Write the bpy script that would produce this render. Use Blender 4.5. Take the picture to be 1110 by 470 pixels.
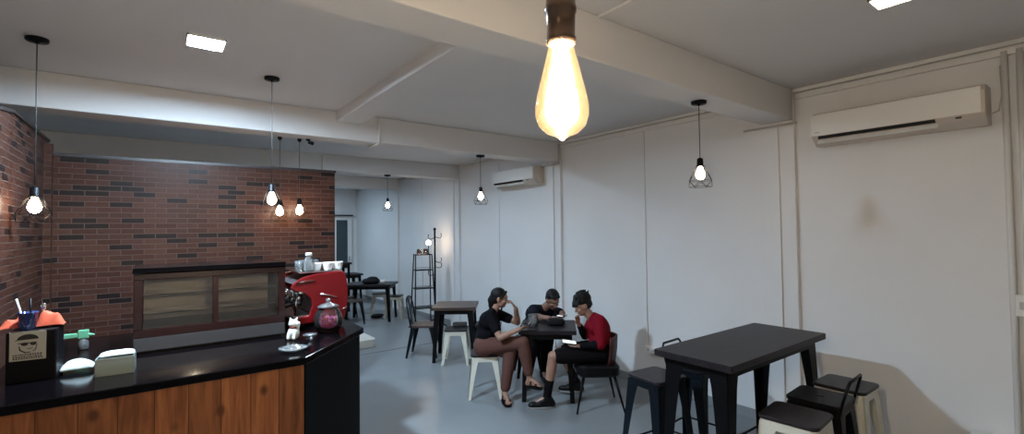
import bpy, bmesh, math, random
from mathutils import Vector, Matrix, Euler
random.seed(7)
PI = math.pi
R = math.radians
for o in list(bpy.data.objects):
    bpy.data.objects.remove(o)
scene = bpy.context.scene
C = scene.collection

# ---------------------------------------------------------------- camera
cam_data = bpy.data.cameras.new('camera')
cam_data.sensor_width = 36.0
cam_data.lens = 511.6 / 1110 * 36
cam_data.clip_start = 0.05
cam = bpy.data.objects.new('camera', cam_data)
C.objects.link(cam)
yaw, pitch, roll = R(37.075), R(1.508), R(0.662)
fw = Vector((math.sin(yaw) * math.cos(pitch), math.cos(yaw) * math.cos(pitch), math.sin(pitch)))
rt = Vector((math.cos(yaw), -math.sin(yaw), 0))
dn = fw.cross(rt)
r2 = rt * math.cos(roll) + dn * math.sin(roll)
d2 = dn * math.cos(roll) - rt * math.sin(roll)
m = Matrix((r2, -d2, -fw)).transposed().to_4x4()
m.translation = (0, 0, 1.8)
cam.matrix_world = m
scene.camera = cam

# ---------------------------------------------------------------- view, world, lamp strengths
scene.view_settings.view_transform = 'Standard'
scene.view_settings.look = 'None'
scene.view_settings.exposure = 1.25
scene.view_settings.gamma = 1.0
scene.view_settings.use_curve_mapping = False
world = bpy.data.worlds.new('world')
scene.world = world
world.use_nodes = True
world.node_tree.nodes['Background'].inputs[0].default_value = (0.05, 0.06, 0.08, 1)
world.node_tree.nodes['Background'].inputs[1].default_value = 0.3
LED = 800.0          # cool ceiling panels
LED_BACK = 118.0
BULB = 30.0          # small filament bulbs
BIG_BULB = 1200.0
LED_COL = (0.60, 0.80, 1.0)
WARM = (1.0, 0.62, 0.33)

# ---------------------------------------------------------------- materials
MATS = {}
def mat(name, col, rough=0.5, metal=0.0, spec=0.5, bump=0.0, bscale=40.0, var=0.0, vscale=6.0, emit=None, estr=0.0, coat=0.0):
    if name in MATS: return MATS[name]
    mt = bpy.data.materials.new(name); mt.use_nodes = True
    nt = mt.node_tree; b = nt.nodes['Principled BSDF']
    b.inputs['Base Color'].default_value = (*col, 1)
    b.inputs['Roughness'].default_value = rough
    b.inputs['Metallic'].default_value = metal
    b.inputs['Specular IOR Level'].default_value = spec
    b.inputs['Coat Weight'].default_value = coat
    tc = nt.nodes.new('ShaderNodeTexCoord')
    if var:
        n = nt.nodes.new('ShaderNodeTexNoise'); n.inputs['Scale'].default_value = vscale; n.inputs['Detail'].default_value = 5
        nt.links.new(tc.outputs['Object'], n.inputs['Vector'])
        r = nt.nodes.new('ShaderNodeValToRGB')
        r.color_ramp.elements[0].position = 0.3; r.color_ramp.elements[1].position = 0.7
        r.color_ramp.elements[0].color = (*[c * (1 - var) for c in col], 1)
        r.color_ramp.elements[1].color = (*[min(1, c * (1 + var)) for c in col], 1)
        nt.links.new(n.outputs['Fac'], r.inputs['Fac']); nt.links.new(r.outputs['Color'], b.inputs['Base Color'])
    if bump:
        n2 = nt.nodes.new('ShaderNodeTexNoise'); n2.inputs['Scale'].default_value = bscale; n2.inputs['Detail'].default_value = 4
        nt.links.new(tc.outputs['Object'], n2.inputs['Vector'])
        bp = nt.nodes.new('ShaderNodeBump'); bp.inputs['Strength'].default_value = bump; bp.inputs['Distance'].default_value = 0.004
        nt.links.new(n2.outputs['Fac'], bp.inputs['Height']); nt.links.new(bp.outputs['Normal'], b.inputs['Normal'])
    if emit:
        b.inputs['Emission Color'].default_value = (*emit, 1); b.inputs['Emission Strength'].default_value = estr
    MATS[name] = mt
    return mt

def glass(name, tint=(1, 1, 1), gloss=0.12, rough=0.03, emit=None, estr=0.0, body=0.0):
    mt = bpy.data.materials.new(name); mt.use_nodes = True
    nt = mt.node_tree; nt.nodes.clear()
    out = nt.nodes.new('ShaderNodeOutputMaterial')
    tr = nt.nodes.new('ShaderNodeBsdfTransparent'); tr.inputs[0].default_value = (*tint, 1)
    gl = nt.nodes.new('ShaderNodeBsdfGlossy'); gl.inputs['Roughness'].default_value = rough
    df = nt.nodes.new('ShaderNodeBsdfDiffuse'); df.inputs[0].default_value = (*tint, 1)
    fr = nt.nodes.new('ShaderNodeFresnel'); fr.inputs[0].default_value = 1.5
    ad = nt.nodes.new('ShaderNodeMath'); ad.operation = 'ADD'; ad.inputs[1].default_value = gloss; ad.use_clamp = True
    nt.links.new(fr.outputs[0], ad.inputs[0])
    m0 = nt.nodes.new('ShaderNodeMixShader'); m0.inputs[0].default_value = body
    nt.links.new(tr.outputs[0], m0.inputs[1]); nt.links.new(df.outputs[0], m0.inputs[2])
    mx = nt.nodes.new('ShaderNodeMixShader')
    nt.links.new(ad.outputs[0], mx.inputs[0]); nt.links.new(m0.outputs[0], mx.inputs[1]); nt.links.new(gl.outputs[0], mx.inputs[2])
    last = mx
    if emit:
        em = nt.nodes.new('ShaderNodeEmission'); em.inputs[0].default_value = (*emit, 1); em.inputs[1].default_value = estr
        a2 = nt.nodes.new('ShaderNodeAddShader'); nt.links.new(mx.outputs[0], a2.inputs[0]); nt.links.new(em.outputs[0], a2.inputs[1]); last = a2
    nt.links.new(last.outputs[0], out.inputs[0])
    return mt

def emis(name, col, s):
    mt = bpy.data.materials.new(name); mt.use_nodes = True
    nt = mt.node_tree; nt.nodes.clear()
    out = nt.nodes.new('ShaderNodeOutputMaterial'); em = nt.nodes.new('ShaderNodeEmission')
    em.inputs[0].default_value = (*col, 1); em.inputs[1].default_value = s
    nt.links.new(em.outputs[0], out.inputs[0]); return mt

def brick_mat():
    mt = bpy.data.materials.new('brick_tile'); mt.use_nodes = True
    nt = mt.node_tree; b = nt.nodes['Principled BSDF']; N = nt.nodes.new; K = nt.links.new
    g = N('ShaderNodeNewGeometry')
    sp = N('ShaderNodeSeparateXYZ'); K(g.outputs['Position'], sp.inputs[0])
    sn = N('ShaderNodeSeparateXYZ'); K(g.outputs['True Normal'], sn.inputs[0])
    ab = N('ShaderNodeMath'); ab.operation = 'ABSOLUTE'; K(sn.outputs['X'], ab.inputs[0])
    gt = N('ShaderNodeMath'); gt.operation = 'GREATER_THAN'; gt.inputs[1].default_value = 0.5; K(ab.outputs[0], gt.inputs[0])
    mx = N('ShaderNodeMix'); mx.data_type = 'FLOAT'
    K(gt.outputs[0], mx.inputs[0]); K(sp.outputs['X'], mx.inputs[2]); K(sp.outputs['Y'], mx.inputs[3])
    cb = N('ShaderNodeCombineXYZ'); K(mx.outputs[0], cb.inputs['X']); K(sp.outputs['Z'], cb.inputs['Y'])
    br = N('ShaderNodeTexBrick'); K(cb.outputs[0], br.inputs['Vector'])
    br.inputs['Color1'].default_value = (0, 0, 0, 1); br.inputs['Color2'].default_value = (1, 1, 1, 1)
    br.inputs['Mortar'].default_value = (0.5, 0.5, 0.5, 1)
    br.inputs['Scale'].default_value = 1.0; br.inputs['Brick Width'].default_value = 0.155; br.inputs['Row Height'].default_value = 0.045
    br.inputs['Mortar Size'].default_value = 0.0035; br.inputs['Mortar Smooth'].default_value = 0.2
    rp = N('ShaderNodeValToRGB'); rp.color_ramp.interpolation = 'CONSTANT'
    e = rp.color_ramp.elements
    e[0].position = 0; e[0].color = (0.0156, 0.0102, 0.0096, 1)
    e[1].position = 0.19; e[1].color = (0.058, 0.0225, 0.0150, 1)
    for p, c in ((0.36, (0.070, 0.029, 0.019)), (0.52, (0.048, 0.019, 0.013)), (0.68, (0.064, 0.027, 0.0195)), (0.84, (0.054, 0.023, 0.016))):
        q = e.new(p); q.color = (*c, 1)
    K(br.outputs['Color'], rp.inputs['Fac'])
    no = N('ShaderNodeTexNoise'); no.inputs['Scale'].default_value = 30; no.inputs['Detail'].default_value = 6; K(g.outputs['Position'], no.inputs['Vector'])
    m1 = N('ShaderNodeMix'); m1.data_type = 'RGBA'; m1.blend_type = 'MULTIPLY'; m1.inputs[0].default_value = 0.45
    K(rp.outputs['Color'], m1.inputs[6]); K(no.outputs['Fac'], m1.inputs[7])
    m2 = N('ShaderNodeMix'); m2.data_type = 'RGBA'; K(br.outputs['Fac'], m2.inputs[0]); K(m1.outputs[2], m2.inputs[6])
    m2.inputs[7].default_value = (0.068, 0.043, 0.034, 1)
    K(m2.outputs[2], b.inputs['Base Color'])
    bp = N('ShaderNodeBump'); bp.inputs['Strength'].default_value = 0.5; bp.inputs['Distance'].default_value = 0.004; bp.invert = True
    K(br.outputs['Fac'], bp.inputs['Height']); K(bp.outputs['Normal'], b.inputs['Normal'])
    b.inputs['Roughness'].default_value = 0.38; b.inputs['Specular IOR Level'].default_value = 0.14
    return mt

def wood_mat(name, base, dark, plank, axis='X', knots=True, rough=0.45, seam=True):
    mt = bpy.data.materials.new(name); mt.use_nodes = True
    nt = mt.node_tree; b = nt.nodes['Principled BSDF']; N = nt.nodes.new; K = nt.links.new
    tc = N('ShaderNodeTexCoord')
    mp = N('ShaderNodeMapping')
    mp.inputs['Scale'].default_value = (14, 14, 1.2) if axis == 'X' else (1.2, 16, 14)
    K(tc.outputs['Object'], mp.inputs['Vector'])
    no = N('ShaderNodeTexNoise'); no.inputs['Scale'].default_value = 2.2; no.inputs['Detail'].default_value = 7; no.inputs['Distortion'].default_value = 0.6
    K(mp.outputs[0], no.inputs['Vector'])
    rp = N('ShaderNodeValToRGB'); rp.color_ramp.elements[0].position = 0.32; rp.color_ramp.elements[0].color = (*dark, 1)
    rp.color_ramp.elements[1].position = 0.62; rp.color_ramp.elements[1].color = (*base, 1)
    K(no.outputs['Fac'], rp.inputs['Fac']); last = rp.outputs['Color']
    sp = N('ShaderNodeSeparateXYZ'); K(tc.outputs['Object'], sp.inputs[0])
    if seam:
        src = sp.outputs['X'] if axis == 'X' else sp.outputs['Y']
        dv = N('ShaderNodeMath'); dv.operation = 'DIVIDE'; dv.inputs[1].default_value = plank; K(src, dv.inputs[0])
        fl = N('ShaderNodeMath'); fl.operation = 'FLOOR'; K(dv.outputs[0], fl.inputs[0])
        wn = N('ShaderNodeTexWhiteNoise'); wn.noise_dimensions = '1D'; K(fl.outputs[0], wn.inputs['W'])
        fr = N('ShaderNodeMath'); fr.operation = 'FRACT'; K(dv.outputs[0], fr.inputs[0])
        lt = N('ShaderNodeMath'); lt.operation = 'LESS_THAN'; lt.inputs[1].default_value = 0.03; K(fr.outputs[0], lt.inputs[0])
        mr = N('ShaderNodeMapRange'); mr.inputs[3].default_value = 0.72; mr.inputs[4].default_value = 1.1; K(wn.outputs['Value'], mr.inputs[0])
        mm = N('ShaderNodeMix'); mm.data_type = 'RGBA'; mm.blend_type = 'MULTIPLY'; mm.inputs[0].default_value = 1
        K(last, mm.inputs[6]); K(mr.outputs[0], mm.inputs[7]); last = mm.outputs[2]
        ms = N('ShaderNodeMix'); ms.data_type = 'RGBA'; K(lt.outputs[0], ms.inputs[0]); K(last, ms.inputs[6]); ms.inputs[7].default_value = (*[c * 0.45 for c in dark], 1)
        last = ms.outputs[2]
    if knots:
        mk = N('ShaderNodeMapping'); mk.inputs['Scale'].default_value = (5.5, 5.5, 4.0); K(tc.outputs['Object'], mk.inputs['Vector'])
        vo = N('ShaderNodeTexVoronoi'); vo.inputs['Scale'].default_value = 1.0; K(mk.outputs[0], vo.inputs['Vector'])
        kr = N('ShaderNodeValToRGB'); kr.color_ramp.elements[0].position = 0.07; kr.color_ramp.elements[0].color = (1, 1, 1, 1)
        kr.color_ramp.elements[1].position = 0.17; kr.color_ramp.elements[1].color = (0, 0, 0, 1); K(vo.outputs['Distance'], kr.inputs['Fac'])
        mk2 = N('ShaderNodeMix'); mk2.data_type = 'RGBA'; K(kr.outputs['Color'], mk2.inputs[0]); K(last, mk2.inputs[6]); mk2.inputs[7].default_value = (*[c * 0.5 for c in dark], 1)
        last = mk2.outputs[2]
    K(last, b.inputs['Base Color']); b.inputs['Roughness'].default_value = rough; b.inputs['Specular IOR Level'].default_value = 0.22
    return mt

WALL = mat('wall_paint', (0.70, 0.70, 0.70), 0.55, bump=0.15, bscale=60, var=0.03, vscale=1.2)
CEIL = mat('ceiling_paint', (0.60, 0.59, 0.585), 0.7, bump=0.12, bscale=50, var=0.03, vscale=1.0)
TRIMW = mat('trim_paint', (0.68, 0.67, 0.65), 0.5)
FLOOR = mat('floor_concrete', (0.190, 0.204, 0.213), 0.33, var=0.09, vscale=1.3, bump=0.05, bscale=9)
BASEB = mat('baseboard_grey', (0.24, 0.25, 0.26), 0.5)
BRICK = brick_mat()
PINE = wood_mat('pine_planks', (0.374, 0.1346, 0.04488), (0.185, 0.05984, 0.01958), 0.145)
TABLEW = wood_mat('dark_table_wood', (0.020, 0.017, 0.020), (0.010, 0.008, 0.010), 0.13, 'Y', False, 0.42, False)
SEATW = wood_mat('dark_seat_wood', (0.026, 0.022, 0.024), (0.013, 0.010, 0.012), 0.13, 'Y', False, 0.4, False)
BROWNW = wood_mat('brown_table_wood', (0.085, 0.058, 0.048), (0.045, 0.030, 0.026), 0.13, 'Y', False, 0.4, False)
BLACKM = mat('black_metal', (0.002, 0.002, 0.003), 0.45, 0.0, 0.16)
BLUEM = mat('blue_black_metal', (0.003, 0.006, 0.010), 0.42, 0.0, 0.2)
WHITEM = mat('cream_metal', (0.62, 0.61, 0.52), 0.38)
WHITEP = mat('white_plastic', (0.72, 0.72, 0.70), 0.35)
CREAMP = mat('cream_plastic', (0.56, 0.50, 0.44), 0.4)
BLACKP = mat('black_plastic', (0.003, 0.003, 0.004), 0.45, 0, 0.2)
BLACKG = mat('black_gloss_stone', (0.002, 0.0015, 0.002), 0.13, 0, 0.13)
COUNTB = mat('black_counter_panel', (0.002, 0.002, 0.002), 0.6, 0, 0.1)
MAROON = mat('maroon_frame', (0.020, 0.003, 0.003), 0.25)
STEEL = mat('brushed_steel', (0.065, 0.065, 0.07), 0.4, 0.2)
CHROME = mat('chrome', (0.75, 0.75, 0.77), 0.12, 1.0)
BRASS = mat('aged_brass', (0.16, 0.105, 0.075), 0.25, 0.9)
REDP = mat('red_machine_paint', (0.14, 0.0021, 0.0042), 0.32)
SKIN = mat('skin', (0.30, 0.165, 0.115), 0.5, var=0.06, vscale=9)
SKIN2 = mat('tan_skin', (0.22, 0.115, 0.078), 0.5, var=0.06, vscale=9)
HAIR = mat('black_hair', (0.004, 0.0035, 0.0035), 0.6, 0, 0.25, bump=0.6, bscale=90)
BTEE = mat('black_cotton', (0.006, 0.006, 0.008), 0.9, spec=0.08, bump=0.3, bscale=25)
NTEE = mat('navy_cotton', (0.009, 0.010, 0.017), 0.85, spec=0.08, bump=0.3, bscale=25)
RTEE = mat('red_cotton', (0.19, 0.006, 0.016), 0.8, spec=0.08, bump=0.3, bscale=25)
BRTR = mat('brown_cotton', (0.105, 0.050, 0.040), 0.85, spec=0.08, bump=0.4, bscale=20)
DKTR = mat('black_trousers', (0.006, 0.005, 0.006), 0.9, spec=0.08, bump=0.3, bscale=22)
LIP = mat('lips', (0.32, 0.10, 0.09), 0.5)
EYEW = mat('eye_white', (0.30, 0.29, 0.28), 0.3)
ORANGE = mat('orange_cloth', (0.55, 0.085, 0.035), 0.8, var=0.25, vscale=25)
GREEN = mat('green_plastic', (0.10, 0.30, 0.17), 0.45)
PAPER = mat('white_paper', (0.55, 0.60, 0.58), 0.8)
CARD = mat('pale_card', (0.46, 0.46, 0.41), 0.7)
INK = mat('print_ink', (0.02, 0.02, 0.02), 0.7)
CABLE = mat('black_cable', (0.012, 0.012, 0.012), 0.6)
DOORG = mat('dark_door_glass', (0.03, 0.05, 0.06), 0.12)
GREYC = mat('grey_pipe', (0.45, 0.44, 0.42), 0.5)
GLASS = glass('clear_glass', (0.93, 0.96, 0.96), 0.04)
GLASSV = glass('vitrine_glass', (0.94, 0.94, 0.92), 0.03, 0.06)
FROST = glass('frosted_plastic', (0.62, 0.70, 0.66), 0.03, 0.25, body=0.45)
AMBER = glass('amber_glass', (1.0, 0.90, 0.72), 0.03, 0.04, emit=(1.0, 0.66, 0.30), estr=0.10, body=0.004)
FIL = emis('filament_glow', (1.0, 0.88, 0.77), BIG_BULB)
BULBM = emis('bulb_glow', (1.0, 0.74, 0.50), BULB)
LEDM = emis('led_panel_glow', LED_COL, LED)
LEDB = emis('led_panel_glow_rear', LED_COL, LED_BACK)
LEDW = emis('led_panel_warm', (1.0, 0.80, 0.60), 16)
CANDLE = emis('candle_glow', (1.0, 0.50, 0.34), 4.0)

# ---------------------------------------------------------------- mesh helpers
class MB:
    def __init__(s): s.v = []; s.f = []; s.sm = []
    def add(s, v, f, smooth=False):
        n = len(s.v); s.v += [Vector(p) for p in v]; s.f += [[i + n for i in q] for q in f]; s.sm += [smooth] * len(f); return s
    def box(s, c, d, rz=0, rot=None):
        x, y, z = [k / 2 for k in d]
        M = rot if rot is not None else Matrix.Rotation(rz, 3, 'Z')
        vs = [Vector(c) + M @ Vector((a * x, b * y, e * z)) for a in (-1, 1) for b in (-1, 1) for e in (-1, 1)]
        return s.add(vs, [(0, 1, 3, 2), (4, 6, 7, 5), (0, 4, 5, 1), (2, 3, 7, 6), (0, 2, 6, 4), (1, 5, 7, 3)])
    def ext(s, poly, vec, smooth=False):
        """closed polygon (3D points) extruded along vec"""
        n = len(poly); a = [Vector(p) for p in poly]; b = [p + Vector(vec) for p in a]
        f = [list(range(n))[::-1], list(range(n, 2 * n))] + [(i, (i + 1) % n, n + (i + 1) % n, n + i) for i in range(n)]
        return s.add(a + b, f, smooth)
    def slab(s, poly, z0, z1, bev=0.0):
        """xy polygon between heights with chamfered top and bottom rims"""
        n = len(poly); c = Vector((sum(p[0] for p in poly) / n, sum(p[1] for p in poly) / n, 0))
        rings = []
        levels = [(z0, bev), (z0 + bev, 0), (z1 - bev, 0), (z1, bev)] if bev else [(z0, 0), (z1, 0)]
        for z, ins in levels:
            ring = []
            for p in poly:
                d = c - Vector((p[0], p[1], 0)); d.z = 0
                q = Vector((p[0], p[1], z)) + d.normalized() * ins; ring.append(q)
            rings.append(ring)
        vs = [p for r in rings for p in r]; f = [list(range(n))[::-1], list(range((len(rings) - 1) * n, len(rings) * n))]
        for k in range(len(rings) - 1):
            f += [(k * n + i, k * n + (i + 1) % n, (k + 1) * n + (i + 1) % n, (k + 1) * n + i) for i in range(n)]
        return s.add(vs, f)
    def tube(s, pts, r, n=8, closed=False):
        pts = [Vector(p) for p in pts]; m_ = len(pts); rr = r if isinstance(r, (list, tuple)) else [r] * m_
        vs = []; prev = None
        for i, p in enumerate(pts):
            if closed: t = pts[(i + 1) % m_] - pts[i - 1]
            else: t = pts[min(i + 1, m_ - 1)] - pts[max(i - 1, 0)]
            t.normalize()
            if prev is None:
                u = t.cross(Vector((0, 0, 1)));
                if u.length < 1e-3: u = t.cross(Vector((1, 0, 0)))
            else:
                u = prev - t * prev.dot(t)
            u.normalize(); prev = u; w = t.cross(u)
            for k in range(n):
                a = 2 * PI * k / n; vs.append(p + (u * math.cos(a) + w * math.sin(a)) * rr[i])
        f = []
        for i in range(m_ if closed else m_ - 1):
            j = (i + 1) % m_
            f += [(i * n + k, i * n + (k + 1) % n, j * n + (k + 1) % n, j * n + k) for k in range(n)]
        if not closed: f += [list(range(n))[::-1], list(range((m_ - 1) * n, m_ * n))]
        return s.add(vs, f, True)
    def lathe(s, prof, c=(0, 0, 0), n=24, axis=None):
        """profile of (radius, height)"""
        c = Vector(c); M = Matrix.Identity(3)
        if axis is not None: M = Vector((0, 0, 1)).rotation_difference(Vector(axis)).to_matrix()
        vs = []; f = []
        for r, z in prof:
            for k in range(n):
                a = 2 * PI * k / n; vs.append(c + M @ Vector((max(r, 1e-4) * math.cos(a), max(r, 1e-4) * math.sin(a), z)))
        for i in range(len(prof) - 1):
            f += [(i * n + k, i * n + (k + 1) % n, (i + 1) * n + (k + 1) % n, (i + 1) * n + k) for k in range(n)]
        f += [list(range(n))[::-1], list(range((len(prof) - 1) * n, len(prof) * n))]
        return s.add(vs, f, True)
    def ell(s, c, rad, B=None, nu=16, nv=10):
        B = B or Matrix.Identity(3); c = Vector(c); vs = [c + B @ Vector((0, 0, rad[2]))]; f = []
        for i in range(1, nv):
            t = PI * i / nv
            for k in range(nu):
                a = 2 * PI * k / nu
                vs.append(c + B @ Vector((rad[0] * math.sin(t) * math.cos(a), rad[1] * math.sin(t) * math.sin(a), rad[2] * math.cos(t))))
        vs.append(c + B @ Vector((0, 0, -rad[2])))
        f += [(0, 1 + k, 1 + (k + 1) % nu) for k in range(nu)]
        for i in range(nv - 2):
            f += [(1 + i * nu + k, 1 + (i + 1) * nu + k, 1 + (i + 1) * nu + (k + 1) % nu, 1 + i * nu + (k + 1) % nu) for k in range(nu)]
        L = len(vs) - 1; o = 1 + (nv - 2) * nu
        f += [(L, o + (k + 1) % nu, o + k) for k in range(nu)]
        return s.add(vs, f, True)
    def cap(s, a, ra, b, rb, n=14):
        """tapered limb segment with round ends"""
        a = Vector(a); b = Vector(b); d = b - a; L = d.length
        if L < 1e-5: return s.ell(a, (ra,) * 3)
        prof = [(ra * math.cos(t), ra * math.sin(t)) for t in [-PI / 2 + PI / 2 * i / 5 for i in range(6)]]
        prof += [(rb * math.cos(t), L + rb * math.sin(t)) for t in [PI / 2 * i / 5 for i in range(6)]]
        return s.lathe(prof, a, n, d.normalized())
    def mesh(s, name):
        me = bpy.data.meshes.new(name); me.from_pydata([tuple(v) for v in s.v], [], s.f)
        me.polygons.foreach_set('use_smooth', s.sm); me.update()
        bm = bmesh.new(); bm.from_mesh(me); bmesh.ops.recalc_face_normals(bm, faces=bm.faces); bm.to_mesh(me); bm.free()
        return me
    def build(s, name, material, parent=None, bevel=0.0):
        o = bpy.data.objects.new(name, s.mesh(name)); C.objects.link(o)
        o.data.materials.append(material)
        if parent: o.parent = parent
        if bevel:
            b = o.modifiers.new('bevel', 'BEVEL'); b.width = bevel; b.segments = 2; b.limit_method = 'ANGLE'; b.angle_limit = R(40)
        return o

def fuse(mb, name, material, parent, voxel=0.006, smooth=4):
    """weld the overlapping solids of mb into one continuous skin"""
    o = mb.build(name, material, parent)
    rm = o.modifiers.new('remesh', 'REMESH'); rm.mode = 'VOXEL'; rm.voxel_size = voxel; rm.use_smooth_shade = True
    sm = o.modifiers.new('smooth', 'SMOOTH'); sm.factor = 0.5; sm.iterations = smooth
    return o

def rrect(w, d, r=0.03, n=4, cx=0, cy=0):
    pts = []
    for sx, sy, a0 in ((1, 1, 0), (-1, 1, 90), (-1, -1, 180), (1, -1, 270)):
        for i in range(n + 1):
            a = R(a0 + 90 * i / n); pts.append((cx + sx * (w / 2 - r) + r * math.cos(a), cy + sy * (d / 2 - r) + r * math.sin(a)))
    return pts

def tag(o, label=None, cat=None, group=None, kind=None):
    if label: o['label'] = label
    if cat: o['category'] = cat
    if group: o['group'] = group
    if kind: o['kind'] = kind
    return o
def thing(name, label, cat, loc=(0, 0, 0), rz=0, group=None):
    o = bpy.data.objects.new(name, None); C.objects.link(o); o.empty_display_size = 0.1
    o.location = loc; o.rotation_euler = (0, 0, rz); return tag(o, label, cat, group)
def struct(name, mb, material, bevel=0, label=None):
    o = mb.build(name, material, None, bevel); return tag(o, label, None, None, 'structure')
def copy_tree(o, parent=None):
    c = o.copy(); C.objects.link(c); c.parent = parent
    for ch in list(o.children): copy_tree(ch, c)
    return c
def dup(root, loc, rz, label, group=None):
    c = copy_tree(root); c.location = loc; c.rotation_euler = (0, 0, rz); c['label'] = label
    if group: c['group'] = group
    return c

# ================================================================ STRUCTURE
W, H, YB, YF, XL = 4.5, 3.0, 13.2, -2.5, -4.0
struct('floor', MB().box(((W + XL) / 2, (YB + YF) / 2, -0.05), (W - XL + 0.4, YB - YF + 0.4, 0.1)), FLOOR)
struct('ceiling', MB().box(((W + XL) / 2, (YB + YF) / 2, H + 0.05), (W - XL + 0.4, YB - YF + 0.4, 0.1)), CEIL)
struct('wall_right', MB().box((W + 0.1, (YB + YF) / 2, H / 2), (0.2, YB - YF + 0.4, H)), WALL)
struct('wall_left', MB().box((XL - 0.1, (YB + YF) / 2, H / 2), (0.2, YB - YF + 0.4, H)), WALL)
struct('wall_back', MB().box(((W + XL) / 2, YB + 0.1, H / 2), (W - XL, 0.2, H)), WALL)
struct('wall_front', MB().box(((W + XL) / 2, YF - 0.1, H / 2), (W - XL, 0.2, H)), WALL)
n = 1
def trim(mb, mt=TRIMW, bevel=0):
    global n
    o = struct('trim_%d' % n, mb, mt, bevel); n += 1; return o
BEAMS = [(1.80, 2.07, 2.735), (4.80, 5.06, 2.73), (7.55, 7.85, 2.75), (10.30, 10.6, 2.75)]
for y0, y1, zb in BEAMS:
    trim(MB().box(((W + XL) / 2, (y0 + y1) / 2, (zb + H) / 2), (W - XL, y1 - y0, H - zb)), CEIL, 0.008)
trim(MB().box((1.56, (2.07 + 4.80) / 2, 2.95), (0.25, 4.80 - 2.07, 0.10)), CEIL, 0.006)       # small cross beam
trim(MB().box((2.0, -0.35, 2.994), (0.03, 4.3, 0.012)), CEIL)                                      # ceiling joint strip
for y0, y1, zb in BEAMS:                                                                           # pilasters carrying the beams
    trim(MB().box((W - 0.02, (y0 + y1) / 2, zb / 2), (0.04, y1 - y0 + 0.02, zb)), WALL, 0.004)
for a, b in ((YF, 1.79), (2.08, 4.79), (5.07, 7.54), (7.86, 10.29), (10.61, YB)):                # moulding under the ceiling
    trim(MB().box((W - 0.015, (a + b) / 2, 2.935), (0.03, b - a, 0.045)).box((W - 0.022, (a + b) / 2, 2.985), (0.044, b - a, 0.03)), TRIMW, 0.004)
struct('baseboard_right', MB().box((W - 0.008, (2.08 + 4.79) / 2, 0.045), (0.016, 4.79 - 2.08, 0.09)).box((W - 0.008, (5.07 + 7.54) / 2, 0.045), (0.016, 7.54 - 5.07, 0.09))
       .box((W - 0.008, (7.86 + 10.29) / 2, 0.045), (0.016, 10.29 - 7.86, 0.09)).box((W - 0.008, (10.61 + YB) / 2, 0.045), (0.016, YB - 10.61, 0.09)).box((W - 0.008, (YF + 1.79) / 2, 0.045), (0.016, 1.79 - YF, 0.09)), BASEB)
struct('baseboard_back', MB().box(((W + 4.35) / 2, YB - 0.008, 0.045), (W - 4.35, 0.016, 0.09)).box((0.0, YB - 0.008, 0.045), (7.4, 0.016, 0.09)), BASEB)
for y in (3.41, 6.30, 9.1):                                                                        # cable trunking down the wall
    z0 = 0.45 if y == 3.41 else 0.09
    trim(MB().box((W - 0.008, y, (z0 + 2.91) / 2), (0.016, 0.022, 2.91 - z0)), WALL)
for y in (1.93, 4.93, 7.70):
    trim(MB().box((W - 0.05, y, 1.36), (0.02, 0.03, 2.72)), WALL)
# pipes in the near right corner and by the pilasters
trim(MB().tube([(W - 0.022, 0.50, 2.94), (W - 0.022, 0.50, 0.0)], 0.018, 10), TRIMW)
trim(MB().tube([(W - 0.022, 0.43, 2.94), (W - 0.022, 0.43, 0.0)], 0.018, 10), TRIMW)
trim(MB().tube([(W - 0.06, 2.22, 2.70), (W - 0.06, 1.76, 2.70)], 0.010, 8).tube([(W - 0.06, 1.78, 2.70), (W - 0.06, 1.78, 2.97)], 0.012, 8), GREYC)
trim(MB().tube([(W - 0.06, 5.2, 2.70), (W - 0.06, 4.77, 2.70)], 0.010, 8).tube([(W - 0.06, 4.785, 2.70), (W - 0.06, 4.785, 2.97)], 0.012, 8), GREYC)
trim(MB().tube([(1.87, 4.785, 2.74), (1.87, 4.785, 2.98)], 0.012, 8).tube([(1.87, 4.785, 2.72), (1.87, 5.05, 2.72)], 0.012, 8), TRIMW)
trim(MB().tube([(2.05, 7.53, 2.74), (2.05, 7.53, 2.98)], 0.012, 8), TRIMW)
trim(MB().box((3.05, 6.86, 0.0015), (1.4, 0.014, 0.003)), mat('floor_joint_dark', (0.10, 0.11, 0.12), 0.6))
# low white plinth past the counter
struct('floor_plinth', MB().slab(rrect(1.3, 0.85, 0.10, 6, 2.12, 7.62), 0.0, 0.12, 0.006), mat('plinth_white', (0.62, 0.60, 0.54), 0.5))
# brick partition and brick side wall
tag(MB().box((0.43, 5.27, 1.215), (2.22, 0.14, 2.43)).build('wall_partition', BRICK), None, None, None, 'structure')
trim(MB().box((0.43, 5.27, 2.443), (2.24, 0.16, 0.026)), mat('partition_cap_dark', (0.02, 0.015, 0.015), 0.4))
tag(MB().ext([(-0.90, 2.6, 0), (-0.90, 5.34, 0), (-0.90, 5.34, 2.555), (-0.90, 4.12, 2.545), (-0.90, 3.80, 2.50), (-0.90, 2.6, 2.33)], (0.20, 0, 0)).box((-0.68, 5.17, 1.26), (0.05, 0.06, 2.52)).build('wall_side', BRICK), None, None, None, 'structure')
trim(MB().ext([(-0.91, 2.6, 2.331), (-0.91, 3.80, 2.501), (-0.91, 4.12, 2.546), (-0.91, 5.34, 2.556), (-0.91, 5.34, 2.575), (-0.91, 4.11, 2.565), (-0.91, 3.80, 2.52), (-0.91, 2.6, 2.35)], (0.22, 0, 0)), MATS['partition_cap_dark'])
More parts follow.
